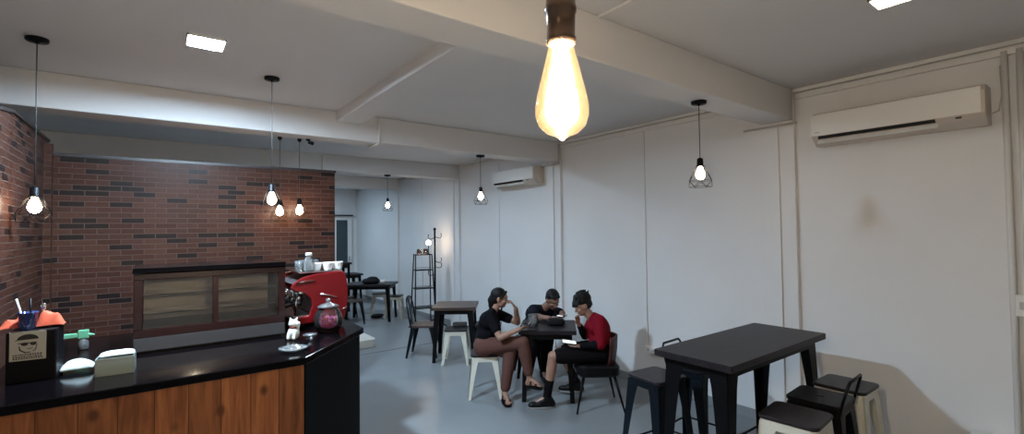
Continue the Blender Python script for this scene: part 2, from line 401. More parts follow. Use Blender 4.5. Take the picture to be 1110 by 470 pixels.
# far door with a dark glass pane
d = struct('door_1', MB().box((4.10, YB - 0.03, 1.08), (0.50, 0.06, 2.16)), WHITEP, 0.004)
MB().box((4.08, YB - 0.065, 1.45), (0.30, 0.012, 1.32)).build('glass_pane', DOORG, d)
MB().box((4.08, YB - 0.075, 2.24), (0.60, 0.025, 0.035)).build('door_header', BLACKP, d)
MB().tube([(4.27, YB - 0.07, 1.0), (4.27, YB - 0.11, 1.0), (4.27, YB - 0.11, 1.12)], 0.009, 8).build('door_handle', STEEL, d)

# ================================================================ CEILING LIGHTS
def led(name, x, y, mt, label, w=0.20, depth=0.012):
    t = thing(name, label, 'ceiling light', (x, y, H))
    fm_ = MB(); q = w / 2 + 0.004
    for sx, sy in ((1, 0), (-1, 0), (0, 1), (0, -1)):
        fm_.box((sx * q, sy * q, -0.007), (0.008 if sx else w + 0.016, 0.008 if sy else w + 0.016, 0.014))
    fm_.build('frame', WHITEP, t)
    MB().slab(rrect(w, w, 0.018), -0.006, 0).build('diffuser', mt, t)
    return t
led('led_panel', 0.245, 3.49, LEDM, 'small square cool white ceiling panel light above the counter', 0.19)
led('led_panel', 3.10, 0.75, LEDW, 'small warm ceiling panel light at the top edge above the near bar table', 0.15)
led('led_panel', -1.6, -0.8, LEDW, 'warm ceiling panel light behind the viewer on the counter side', 0.2)
led('led_panel', 2.5, 5.75, LEDB, 'cool ceiling panel light hidden past the second beam over the seated people', 0.22)
led('led_panel', 2.3, 8.7, LEDB, 'cool ceiling panel light hidden past the third beam over the coat stand bay', 0.24)
led('led_panel', 2.6, 11.6, LEDB, 'cool ceiling panel light hidden in the farthest ceiling bay', 0.24)

# ================================================================ BAR COUNTER
ctr = thing('bar_counter', 'L-shaped bar counter with vertical pine plank front and glossy black top', 'counter', (0, 0, 0))
MB().box((0.015, 3.065, 0.5), (1.41, 0.03, 1.0)).build('plank_front', PINE, ctr)
body_poly = [(-0.69, 3.08), (0.72, 3.08), (0.73, 3.06), (1.27, 3.66), (1.27, 4.58), (0.75, 4.58), (0.75, 4.05), (-0.69, 4.05)]
MB().slab(body_poly, 0.0, 1.005).build('carcass', COUNTB, ctr)
top_poly = [(-0.695, 3.02), (0.725, 3.02), (1.30, 3.655), (1.30, 4.62), (-0.695, 4.62)]
MB().slab(top_poly, 1.006, 1.05, 0.0).build('countertop', BLACKG, ctr, 0.005)
CT = 1.0505

# ================================================================ PASTRY DISPLAY CASE
dc = thing('display_case', 'countertop pastry display case with maroon frame and two glass panes', 'display case', (0.325, 3.97, CT))
wx, dy = 0.86, 0.46
MB().box((0, 0, 0.008), (wx - 0.06, dy - 0.04, 0.016)).build('foot_rail', BLACKP, dc)
MB().box((0, 0, 0.058), (wx, dy, 0.084)).build('base_panel', STEEL, dc, 0.004)
fr_ = MB().box((0, -dy / 2 + 0.02, 0.125), (wx, 0.04, 0.05)).box((0, dy / 2 - 0.02, 0.125), (wx, 0.04, 0.05))
for sx in (-1, 1):
    fr_.box((sx * (wx / 2 - 0.02), 0, 0.125), (0.04, dy - 0.08, 0.05))
    for sy in (-1, 1): fr_.box((sx * (wx / 2 - 0.022), sy * (dy / 2 - 0.02), 0.305), (0.044, 0.04, 0.31))
fr_.box((0, -dy / 2 + 0.018, 0.305), (0.032, 0.036, 0.31))
fr_.box((0, -dy / 2 + 0.02, 0.479), (wx, 0.04, 0.038)).box((0, dy / 2 - 0.02, 0.479), (wx, 0.04, 0.038))
for sx in (-1, 1): fr_.box((sx * (wx / 2 - 0.02), 0, 0.479), (0.04, dy - 0.08, 0.038))
fr_.build('frame', MAROON, dc, 0.003)
MB().box((0, 0, 0.517), (wx + 0.012, dy + 0.012, 0.036)).build('top_slab', BLACKG, dc, 0.005)
for sx in (-1, 1):
    MB().box((sx * 0.201, -dy / 2 + 0.010, 0.305), (0.366, 0.005, 0.304)).build('front_pane', GLASSV, dc)
    MB().box((sx * (wx / 2 - 0.01), 0, 0.305), (0.005, dy - 0.084, 0.304)).build('side_pane', GLASSV, dc)
for z in (0.235, 0.355):
    sh = MB().box((0, 0.02, z), (wx - 0.10, dy - 0.14, 0.006)).build('glass_shelf', GLASS, dc)
    MB().tube([(-wx / 2 + 0.05, -dy / 2 + 0.085, z), (wx / 2 - 0.05, -dy / 2 + 0.085, z)], 0.004, 6).build('shelf_rail', CHROME, sh)
MB().box((0, dy / 2 - 0.045, 0.305), (wx - 0.088, 0.006, 0.31)).build('rear_panel', mat('case_rear_grey', (0.52, 0.46, 0.41), 0.3, var=0.12, vscale=5), dc)
MB().box((0, 0, 0.153), (wx - 0.088, dy - 0.09, 0.006)).build('inner_deck', STEEL, dc)

# ================================================================ ESPRESSO MACHINE
cm = thing('espresso_machine', 'red espresso machine with curved side panel beside the display case', 'coffee machine', (1.07, 3.95, CT))
prof = [(-0.20, 0.03), (-0.205, 0.075), (-0.10, 0.085), (-0.075, 0.16), (-0.085, 0.22), (-0.13, 0.265), (-0.20, 0.285), (-0.235, 0.31), (-0.215, 0.345),
        (-0.15, 0.39), (-0.06, 0.41), (0.05, 0.42), (0.15, 0.425), (0.178, 0.415), (0.195, 0.36), (0.205, 0.28), (0.205, 0.20), (0.19, 0.08), (0.17, 0.03)]
for y0 in (0.0, 0.60):
    MB().ext([(x, y0, z) for x, z in prof], (0, 0.03, 0)).build('side_panel', REDP, cm, 0.006)
MB().ext([(-0.19, 0.031, 0.04), (-0.07, 0.031, 0.10), (-0.06, 0.031, 0.2), (-0.10, 0.031, 0.29), (-0.19, 0.031, 0.33), (-0.05, 0.031, 0.40), (0.16, 0.031, 0.405), (0.19, 0.031, 0.2), (0.16, 0.031, 0.04)], (0, 0.568, 0)).build('body', STEEL, cm)
MB().box((-0.145, 0.315, 0.078), (0.13, 0.56, 0.03)).build('drip_tray', CHROME, cm, 0.004)
MB().box((0.0, 0.315, 0.427), (0.34, 0.56, 0.012)).build('cup_tray', CHROME, cm, 0.003)
for x in (-0.15, 0.14):
    for y in (0.05, 0.57): MB().lathe([(0.02, 0), (0.022, 0.03)], (x, y, 0), 12).build('foot', BLACKP, cm)
for y in (0.14, 0.32, 0.50):
    g = MB().lathe([(0.035, 0), (0.04, 0.02), (0.036, 0.07), (0.02, 0.08)], (-0.15, y, 0.19), 16).build('group_head', CHROME, cm)
    MB().lathe([(0.026, 0), (0.034, 0.01), (0.034, 0.035)], (-0.15, y, 0.155), 16).tube([(-0.18, y, 0.17), (-0.21, y, 0.165), (-0.30, y - 0.01, 0.15)], [0.01, 0.013, 0.015], 10).build('portafilter', BLACKP, g)
MB().tube([(-0.17, 0.045, 0.27), (-0.19, 0.02, 0.22), (-0.20, 0.0, 0.13)], 0.006, 8).lathe([(0.02, 0), (0.02, 0.02)], (-0.165, 0.02, 0.27), 12, (0, -1, 0)).build('steam_wand', CHROME, cm)
for pts_ in ([(-0.20, -0.004, 0.345), (-0.13, -0.004, 0.362), (-0.06, -0.004, 0.364)], [(-0.02, -0.004, 0.255), (0.05, -0.004, 0.238), (0.115, -0.004, 0.215)], [(0.15, -0.004, 0.11), (0.19, -0.004, 0.13)]):
    MB().tube(pts_, 0.0038, 6).build('side_stripe', CHROME, cm)
CMT = CT + 0.433
glassp = [(0.030, 0), (0.033, 0.004), (0.040, 0.08), (0.038, 0.08), (0.030, 0.008), (0.001, 0.008)]
def cup(x, y, kind, label, cat='cup'):
    if kind == 'glass':
        o = MB().lathe([(a * 0.85, b * 0.9) for a, b in glassp]).build('drinking_glass', FROSTG)
    elif kind == 'mug':
        o = thing('white_cup', None, None)
        MB().lathe([(0.022, 0), (0.028, 0.004), (0.037, 0.05), (0.038, 0.055), (0.034, 0.052), (0.024, 0.008), (0.001, 0.008)]).build('cup_body', WHITEP, o)
        MB().tube([(0.035, 0, 0.045), (0.052, 0, 0.042), (0.052, 0, 0.022), (0.03, 0, 0.015)], 0.004, 6).build('handle', WHITEP, o)
    else:
        o = thing('glass_bottle', None, None)
        MB().lathe([(0.034, 0), (0.036, 0.01), (0.036, 0.07), (0.02, 0.095), (0.018, 0.105)]).build('bottle_body', FROSTG, o)
        MB().lathe([(0.022, 0), (0.022, 0.02), (0.018, 0.024)], (0, 0, 0.105)).build('lid', WHITEP, o)
    o.location = (x, y, CMT); o.scale = (1.15,) * 3; o.rotation_euler = (0, 0, R(80) if kind == 'mug' else 0); tag(o, label, cat); return o
FROSTG = glass('cup_glass', (0.84, 0.88, 0.88), 0.08, 0.08, body=0.10)
cup(0.93, 4.08, 'glass', 'clear glass on the left end of the espresso machine top', 'glass')
cup(0.975, 4.17, 'glass', 'clear glass behind the leftmost glass on the espresso machine', 'glass')
cup(0.985, 4.02, 'bottle', 'glass bottle with a white lid, tallest thing on the espresso machine', 'bottle')
cup(1.05, 4.05, 'mug', 'white cup right of the lidded bottle on the espresso machine')
cup(1.06, 4.17, 'glass', 'clear glass standing behind the white cups on the espresso machine', 'glass')
cup(1.14, 4.04, 'mug', 'middle white cup on top of the espresso machine')
cup(1.225, 4.06, 'mug', 'rightmost white cup on top of the espresso machine')

# ================================================================ SMALL COUNTER ITEMS
# candy jar
cj = thing('candy_jar', 'round glass candy jar with knobbed lid at the counter end', 'jar', (1.035, 3.66, CT))
MB().lathe([(0.06, 0), (0.075, 0.006), (0.098, 0.06), (0.10, 0.11), (0.085, 0.155), (0.066, 0.175), (0.070, 0.185), (0.066, 0.185), (0.060, 0.175), (0.080, 0.15), (0.095, 0.11), (0.093, 0.06), (0.07, 0.012), (0.001, 0.012)], n=32).build('jar_body', glass('jar_glass', (0.97, 0.95, 0.97), 0.02, 0.06, body=0.015), cj)
MB().lathe([(0.074, 0.186), (0.078, 0.192), (0.06, 0.205), (0.02, 0.216), (0.012, 0.222), (0.02, 0.232), (0.018, 0.245), (0.004, 0.252)], n=24).build('lid', FROSTG, cj)
candym = [mat('candy_red', (0.60, 0.02, 0.06), 0.3), mat('candy_purple', (0.36, 0.03, 0.32), 0.3), mat('candy_pink', (0.62, 0.12, 0.20), 0.3)]
protos = []
for k in range(3):
    cd = thing('wrapped_candy', ['small red wrapped candy in the glass jar', 'small purple wrapped candy in the glass jar', 'small pink wrapped candy in the glass jar'][k], 'candy', (0, 0, 0), 0, ['red candies in the jar', 'purple candies in the jar', 'pink candies in the jar'][k])
    MB().ell((0, 0, 0), (0.013, 0.010, 0.009), None, 10, 6).build('sweet', candym[k], cd)
    MB().lathe([(0.003, 0.011), (0.009, 0.020)], n=8, axis=(1, 0, 0)).lathe([(0.003, 0.011), (0.009, 0.020)], n=8, axis=(-1, 0, 0)).build('wrapper_twist', candym[k], cd)
    protos.append(cd)
cnt = [0, 0, 0]
lay = [(0.027, [0.0, 0.05]), (0.052, [0.0, 0.035, 0.068]), (0.078, [0.0, 0.038, 0.072]), (0.104, [0.02, 0.065])]
k = 0
for z, rads in lay:
    for rad in rads:
        nn = 1 if rad == 0 else int(2 * PI * rad / 0.037)
        for i in range(nn):
            a = 2 * PI * i / nn + z * 40; q = k % 3; k += 1
            loc = (1.035 + rad * math.cos(a), 3.66 + rad * math.sin(a), CT + z + random.uniform(-.002, .002))
            if cnt[q] == 0: c = protos[q]
            else: c = copy_tree(protos[q])
            c.location = loc; c.rotation_euler = (random.uniform(-.3, .3), random.uniform(-.4, .4), random.uniform(0, 6)); cnt[q] += 1
# white cat figurine
cf = thing('cat_figurine', 'white beckoning cat figurine beside the display case', 'figurine', (0.775, 3.57, CT), R(-40))
cf.scale = (1.35,) * 3
fm = MB().ell((0, 0, 0.035), (0.030, 0.028, 0.036)).ell((0, 0, 0.082), (0.026, 0.024, 0.022)).cap((0.020, 0, 0.055), 0.009, (0.030, -0.006, 0.085), 0.008).cap((-0.018, -0.015, 0.03), 0.009, (-0.016, -0.022, 0.01), 0.009).cap((0.014, -0.017, 0.03), 0.009, (0.014, -0.023, 0.01), 0.009)
fm.cap((-0.014, 0, 0.098), 0.008, (-0.019, 0, 0.112), 0.003).cap((0.014, 0, 0.098), 0.008, (0.019, 0, 0.112), 0.003)
fuse(fm, 'body', WHITEP, cf, 0.003, 2)
MB().lathe([(0.022, 0), (0.024, 0.004), (0.022, 0.008)], (0, 0, 0.060), 16).build('collar', REDP, cf)
# shot glass / crystal bowl
cb_ = thing('crystal_bowl', 'small cut glass bowl between the cat figurine and the candy jar', 'bowl', (0.865, 3.50, CT))
MB().lathe([(0.018, 0), (0.022, 0.004), (0.042, 0.028), (0.046, 0.036), (0.043, 0.036), (0.036, 0.026), (0.016, 0.008), (0.001, 0.008)], n=10).build('bowl_body', FROSTG, cb_)
MB().ell((0.0, 0, 0.02), (0.02, 0.015, 0.012)).build('crystal_lump', WHITEP, cb_)
s_ = thing('glass_saucer', 'glass dish lying near the front edge of the black countertop', 'dish', (0.70, 3.24, CT))
MB().lathe([(0.045, 0), (0.05, 0.004), (0.085, 0.016), (0.087, 0.020), (0.082, 0.018), (0.045, 0.007), (0.001, 0.006)], n=28).build('dish', FROSTG, s_)
# condiment caddy with printed face card
cc = thing('condiment_box', 'black condiment box with a printed face card on its front', 'box', (-0.497, 3.50, CT), R(-5))
MB().box((0, 0, 0.13), (0.19, 0.14, 0.26)).build('box_body', BLACKP, cc, 0.006)
cd_ = MB().box((-0.012, -0.0725, 0.185), (0.135, 0.003, 0.145)).build('face_card', CARD, cc)
def flat(poly, y=-0.0745, th=0.0012, s=1.0, ox=-0.012, oz=0.185):
    return MB().ext([(ox + x * s, y, oz + z * s) for x, z in poly], (0, -th, 0))
def circ(cx, cz, rx, rz_, n=18, a0=0, a1=360): return [(cx + rx * math.cos(R(a0 + (a1 - a0) * i / n)), cz + rz_ * math.sin(R(a0 + (a1 - a0) * i / n))) for i in range(n + (0 if a1 - a0 == 360 else 1))]
flat(circ(0.0, 0.033, 0.040, 0.026, 14, 0, 180) + [(-0.046, 0.026), (-0.046, 0.031)]).build('printed_cap', INK, cd_)
flat([(x, z) for x, z in circ(0.002, 0.004, 0.035, 0.036)], -0.0742).build('printed_face', CARD, cd_)
pr = flat(circ(-0.012, 0.010, 0.013, 0.009)); q = flat(circ(0.020, 0.010, 0.012, 0.009)); pr.add(q.v, q.f)
q = flat([(-0.035, 0.012), (0.034, 0.014), (0.034, 0.018), (-0.035, 0.017)]); pr.add(q.v, q.f); pr.build('printed_sunglasses', INK, cd_)
q = flat([(-0.034, 0.0), (-0.030, 0.0), (-0.026, -0.018), (-0.008, -0.031), (0.010, -0.030), (0.010, -0.034), (-0.010, -0.036), (-0.031, -0.021)]); q2 = flat([(-0.002, -0.012), (0.018, -0.011), (0.018, -0.0145), (-0.002, -0.0155)]); q.add(q2.v, q2.f)
q2 = flat([(0.033, 0.008), (0.036, 0.008), (0.030, -0.022), (0.020, -0.03), (0.018, -0.027), (0.027, -0.019)]); q.add(q2.v, q2.f); q.build('printed_outline', INK, cd_)
q = MB()
for zz in (-0.046, -0.056, -0.065):
    x = -0.055
    while x < 0.05:
        w_ = random.uniform(0.004, 0.009); p_ = flat([(x, zz), (x + w_, zz), (x + w_, zz + 0.006), (x, zz + 0.006)]); q.add(p_.v, p_.f); x += w_ + 0.003
q.build('printed_lines', INK, cd_)
q = MB().box((0, 0, 0), (0.001, 0.001, 0.001))
dcup = thing('blue_cup', 'dark blue see-through cup holding straws on the condiment box', 'cup', (-0.525, 3.485, CT + 0.262))
MB().lathe([(0.030, 0), (0.032, 0.003), (0.040, 0.085), (0.042, 0.088), (0.037, 0.086), (0.029, 0.006), (0.001, 0.006)], n=20).build('cup_body', glass('blue_glass', (0.10, 0.14, 0.45), 0.06, 0.05, body=0.35), dcup)
for (x, y, tx, ty, mt_, lb, nm) in ((-0.535, 3.485, -0.035, 0.01, WHITEP, 'leaning white drinking straw in the blue cup', 'drinking_straw'), (-0.515, 3.49, -0.004, 0.005, BLACKP, 'upright black drinking straw in the blue cup', 'drinking_straw')):
    tag(MB().tube([(x, y, CT + 0.27), (x + tx, y + ty, CT + 0.42)], 0.0045, 8).build(nm, mt_), lb, 'straw')
sp_ = thing('spoon', 'spoon handle sticking up from the condiment box', 'spoon', (-0.475, 3.54, CT + 0.2605))
MB().tube([(0, 0, 0), (0.0, 0, 0.09)], [0.004, 0.006], 8).build('handle', CHROME, sp_)
MB().ell((0, 0, 0.105), (0.013, 0.004, 0.018)).build('bowl', CHROME, sp_)
def cloth(name, pts, mt_, label, cat, th=0.004, h=0.0):
    me = MB()
    nx, ny = len(pts[0]), len(pts)
    top = [Vector(p) for r in pts for p in r]; bot = [p - Vector((0, 0, th)) for p in top]; N_ = len(top)
    f = []
    for j in range(ny - 1):
        for i in range(nx - 1):
            a = j * nx + i; f.append((a, a + 1, a + nx + 1, a + nx)); f.append((N_ + a, N_ + a + nx, N_ + a + nx + 1, N_ + a + 1))
    rim = [i for i in range(nx)] + [j * nx + nx - 1 for j in range(1, ny)] + [(ny - 1) * nx + i for i in range(nx - 2, -1, -1)] + [j * nx for j in range(ny - 2, 0, -1)]
    for i in range(len(rim)):
        a, b = rim[i], rim[(i + 1) % len(rim)]; f.append((a, N_ + a, N_ + b, b))
    me.add(top + bot, f, True)
    o = me.build(name, mt_); sb = o.modifiers.new('sub', 'SUBSURF'); sb.levels = 2; sb.render_levels = 2
    return tag(o, label, cat)
def crumple(cx, cy, cz, w, d, h, seed, nx=6, ny=5):
    rnd = random.Random(seed)
    return [[(cx + (i / (nx - 1) - .5) * w, cy + (j / (ny - 1) - .5) * d, cz + (0.008 if (i in (0, nx - 1) or j in (0, ny - 1)) else h * rnd.uniform(0.35, 1))) for i in range(nx)] for j in range(ny)]
cloth('orange_napkin', crumple(-0.575, 3.55, CT + 0.262, 0.13, 0.09, 0.085, 3), ORANGE, 'crumpled orange napkin on the left of the condiment box', 'napkin')
cloth('orange_napkin', crumple(-0.445, 3.52, CT + 0.262, 0.12, 0.09, 0.10, 5), ORANGE, 'spotted orange napkin on the right of the condiment box', 'napkin')
# tissue pack, tissue box, green dispenser
cloth('folded_tissue', crumple(-0.335, 3.52, CT + 0.024, 0.14, 0.10, 0.065, 9), PAPER, 'folded white tissue stack between the condiment box and the clear box', 'tissue', 0.020)
tb = thing('clear_box', 'pale clear plastic box of napkins left of the display case', 'box', (-0.165, 3.36, CT), R(-4))
MB().box((0, 0, 0.003), (0.16, 0.12, 0.006)).box((-0.078, 0, 0.045), (0.004, 0.12, 0.09)).box((0.078, 0, 0.045), (0.004, 0.12, 0.09)).box((0, -0.058, 0.045), (0.156, 0.004, 0.09)).box((0, 0.058, 0.045), (0.156, 0.004, 0.09)).build('box_body', FROST, tb)
for k in range(1): MB().box((0, 0, 0.038), (0.140, 0.10, 0.06)).build('napkin_block', mat('napkin_green_grey', (0.22, 0.25, 0.21), 0.8), tb, 0.003)
cloth('white_napkin', crumple(-0.160, 3.37, CT + 0.095, 0.15, 0.11, 0.030, 12), PAPER, 'loose white napkin lying on the clear plastic box', 'napkin')
gs = thing('green_sprayer', 'green nozzle sprayer with a clear bottle near the brick wall', 'spray bottle', (-0.37, 4.16, CT))
MB().lathe([(0.025, 0), (0.028, 0.006), (0.028, 0.05), (0.012, 0.075)], n=18).build('bottle_body', FROSTG, gs)
MB().box((0, 0, 0.10), (0.055, 0.035, 0.055)).box((-0.10, 0, 0.095), (0.17, 0.030, 0.030)).cap((0.03, 0, 0.095), 0.010, (0.05, 0, 0.09), 0.006).build('nozzle', GREEN, gs, 0.006)

# ================================================================ PENDANTS
def pendant(x, y, ztop, zb, label, canopy=0.055, group=None):
    t = thing('pendant_lamp', label, 'pendant lamp', (x, y, ztop))
    zb = zb - ztop        # bulb centre, local
    MB().lathe([(canopy, 0), (canopy, -0.016), (canopy * 0.9, -0.022), (0.012, -0.024), (0.010, -0.032)], n=24).build('canopy', BLACKM, t)
    MB().tube([(0, 0, -0.03), (0, 0, zb + 0.10)], 0.0032, 6).build('cord', CABLE, t)
    MB().lathe([(0.010, zb + 0.115), (0.022, zb + 0.105), (0.024, zb + 0.058), (0.028, zb + 0.055), (0.028, zb + 0.050), (0.020, zb + 0.048)], n=18).build('socket', BLACKM, t)
    prof = [(0.014, 0.050), (0.015, 0.040), (0.023, 0.022), (0.031, 0.0), (0.033, -0.014), (0.029, -0.032), (0.016, -0.044), (0.004, -0.049)]
    MB().lathe([(r, zb + z) for r, z in prof], n=20).build('bulb', BULBM, t)
    cg = MB(); top = [Vector((0.030 * math.cos(2 * PI * i / 6), 0.030 * math.sin(2 * PI * i / 6), zb + 0.056)) for i in range(6)]
    mid = [Vector((0.088 * math.cos(2 * PI * (i + .5) / 6), 0.088 * math.sin(2 * PI * (i + .5) / 6), zb - 0.055)) for i in range(6)]
    lo = [Vector((0.080 * math.cos(2 * PI * i / 6), 0.080 * math.sin(2 * PI * i / 6), zb - 0.102)) for i in range(6)]
    rw = 0.0015
    for i in range(6):
        j = (i + 1) % 6
        cg.tube([top[i], top[j]], rw, 5).tube([mid[i], mid[j]], rw, 5).tube([lo[i], lo[j]], rw, 5)
        cg.tube([top[i], mid[i]], rw, 5).tube([top[i], mid[i - 1]], rw, 5).tube([mid[i], lo[i]], rw, 5).tube([mid[i], lo[j]], rw, 5)
    cg.build('wire_cage', BLACKM, t)
    return t
pendant(3.22, 1.94, 2.735, 2.20, 'caged pendant lamp hanging from the nearest beam beside the big air conditioner wall')
pendant(3.24, 4.93, 2.73, 2.22, 'caged pendant lamp hanging from the second beam left of the far air conditioner')
pendant(3.14, 7.65, 2.75, 2.24, 'smallest caged pendant lamp hanging from the third beam over the far bay')
pendant(-0.585, 4.02, 3.0, 1.98, 'leftmost caged pendant lamp on a long cord by the brick side wall')
pendant(0.715, 4.02, 3.0, 2.06, 'long-cord caged pendant lamp, topmost bulb of the brick wall cluster')
pendant(0.965, 5.03, 2.73, 2.01, 'small pendant lamp in the brick wall cluster, between its two neighbours', 0.02)
pendant(1.145, 5.03, 2.73, 2.02, 'small pendant lamp in the brick wall cluster, rightmost of the three', 0.02)
sl = thing('spot_bracket', 'small black spotlight bracket under the beam above the brick wall', 'spotlight', (1.22, 5.0, 2.73))
MB().lathe([(0.022, 0), (0.022, -0.012), (0.010, -0.02)]).build('mount', BLACKM, sl)
MB().lathe([(0.014, 0), (0.020, 0.05), (0.018, 0.052)], (0.0, 0, -0.03), 16, (1, 0, -0.2)).build('lamp_head', BLACKM, sl)
# big foreground filament bulb
bb = thing('filament_lamp', 'large glowing teardrop filament bulb in a brass socket, close to the viewer', 'hanging bulb', (0.3945, 0.4185, 3.0))
dz = -1.0
MB().lathe([(0.05, 0), (0.05, -0.02), (0.01, -0.03)]).build('canopy', BRASS, bb)
MB().tube([(0, 0, -0.03), (0, 0, -0.865)], 0.0033, 8).build('cord', CABLE, bb)
zc = 2.024 - 3.0    # glass top
MB().lathe([(0.006, zc + 0.075), (0.014, zc + 0.070), (0.0175, zc + 0.060), (0.0185, zc + 0.048), (0.0195, zc + 0.046), (0.0195, zc + 0.041), (0.0180, zc + 0.039), (0.0172, zc + 0.010), (0.0186, zc + 0.008), (0.0186, zc + 0.003), (0.0160, zc)], n=28).build('socket', BRASS, bb)
gp = [(0.0140, 0.002), (0.0160, -0.004), (0.0195, -0.018), (0.0245, -0.038), (0.0300, -0.060), (0.0328, -0.075), (0.0325, -0.087), (0.0285, -0.099), (0.0190, -0.108), (0.0095, -0.1115), (0.004, -0.115), (0.001, -0.117)]
MB().lathe([(r, zc + z) for r, z in gp], n=36).build('glass_envelope', AMBER, bb)
core = MB()
for i in range(8):
    a = 2 * PI * i / 8; ca, sa = math.cos(a), math.sin(a)
    core.tube([(0.004 * ca, 0.004 * sa, zc - 0.012), (0.011 * ca, 0.011 * sa, zc - 0.05), (0.016 * ca, 0.016 * sa, zc - 0.085)], 0.0042, 8)
core.lathe([(0.003, zc - 0.008), (0.006, zc - 0.03), (0.010, zc - 0.06), (0.008, zc - 0.1), (0.003, zc - 0.108)], n=14)
core.build('filament', FIL, bb)

# ================================================================ AIR CONDITIONERS
def aircon(y0, label, back=W):
    t = thing('air_conditioner', label, 'air conditioner', (back, y0, 2.45))
    L = 1.02; x = lambda v: -v
    prof = [(-0.001, 0.01), (-0.001, 0.268), (-0.165, 0.268), (-0.195, 0.255), (-0.212, 0.225), (-0.215, 0.075), (-0.185, 0.045), (-0.12, 0.004)]
    MB().ext([(a, 0, z) for a, z in prof], (0, L, 0)).build('body', CREAMP, t, 0.006)
    MB().box((-0.2165, L / 2 + 0.01, 0.165), (0.006, L - 0.02, 0.17)).build('front_panel', WHITEP, t, 0.002)
    MB().box((-0.207, L / 2 + 0.10, 0.240), (0.020, L - 0.24, 0.008)).build('intake_slit', mat('slit_brown', (0.12, 0.09, 0.08), 0.6), t)
    MB().box((-0.206, L / 2 + 0.10, 0.064), (0.018, L - 0.30, 0.024)).build('air_outlet', BLACKP, t)
    MB().box((-0.190, L / 2 + 0.10, 0.035), (0.012, L - 0.28, 0.040), rot=Matrix.Rotation(R(38), 3, 'Y')).build('louvre', WHITEP, t, 0.002)
    MB().box((-0.214, 0.13, 0.062), (0.006, 0.03, 0.010)).build('indicator', INK, t)
    MB().box((-0.22, L - 0.045, 0.105), (0.002, 0.035, 0.006)).build('badge', mat('badge_grey', (0.3, 0.3, 0.32), 0.5), t)
    return t
aircon(0.57, 'large white wall air conditioner nearest the viewer on the right wall')
aircon(5.16, 'small looking white wall air conditioner farther back above the seated people')
tag(MB().tube([(W - 0.10, 0.575, 2.52), (W - 0.04, 0.53, 2.55), (W - 0.03, 0.515, 2.66), (W - 0.03, 0.52, 2.85)], 0.005, 6).build('power_cable', GREYC), 'thin grey cable from the near air conditioner up to the pipes', 'cable')
# sockets
def sock(y, z, w, h, label, name='wall_socket'):
    t = thing(name, label, 'wall socket', (W, y, z))
    MB().box((-0.022, 0, 0), (0.044, w, h)).build('plate', WHITEP, t, 0.003)
    for s in (-1, 1):
        MB().box((-0.045, s * w * 0.22, 0), (0.003, w * 0.2, h * 0.35)).build('outlet', mat('outlet_grey', (0.45, 0.45, 0.45), 0.5), t)
sock(3.34, 0.425, 0.15, 0.075, 'double wall socket at the bottom of the trunking behind the bar table')
sock(0.44, 1.27, 0.10, 0.14, 'light switch box on the pipes at the right edge', 'wall_switch')
MB_ = thing('low_cabinet', 'low white cabinet against the right wall at the bottom right corner', 'cabinet', (4.33, 0.45, 0))
MB().box((0, 0, 0.19), (0.30, 0.5, 0.38)).build('cabinet_body', WHITEP, MB_, 0.004)
MB().box((0, 0, 0.39), (0.32, 0.53, 0.02)).build('cabinet_top', WHITEP, MB_, 0.003)

# ================================================================ FURNITURE
def leg_mb(T, Bt, sx, sy, wt, wb, th=0.006):
    """tapered angle-section sheet leg from corner T down to corner Bt"""
    T = Vector(T); Bt = Vector(Bt); mb = MB(); N_ = 8; va, vb, vo = [], [], []
    for i in range(N_ + 1):
        k = i / N_; p = T.lerp(Bt, k); w = wt + (wb - wt) * (k ** 0.6)
        va.append((p, w))
    for ax in (0, 1):
        dirn = Vector((-sx, 0, 0)) if ax == 0 else Vector((0, -sy, 0)); nrm = Vector((0, -sy, 0)) if ax == 0 else Vector((-sx, 0, 0))
        vs = []
        for p, w in va: vs += [p, p + dirn * w, p + dirn * w + nrm * th, p + nrm * th]
        f = [(0, 1, 2, 3), tuple(N_ * 4 + q for q in (3, 2, 1, 0))]
        for i in range(N_):
            a = i * 4; f += [(a + q, a + (q + 1) % 4, a + 4 + (q + 1) % 4, a + 4 + q) for q in range(4)]
        mb.add(vs, f)
    mb.box(Bt + Vector((-sx * wb / 2, -sy * wb / 2, 0.006)), (wb, wb, 0.012))
    return mb
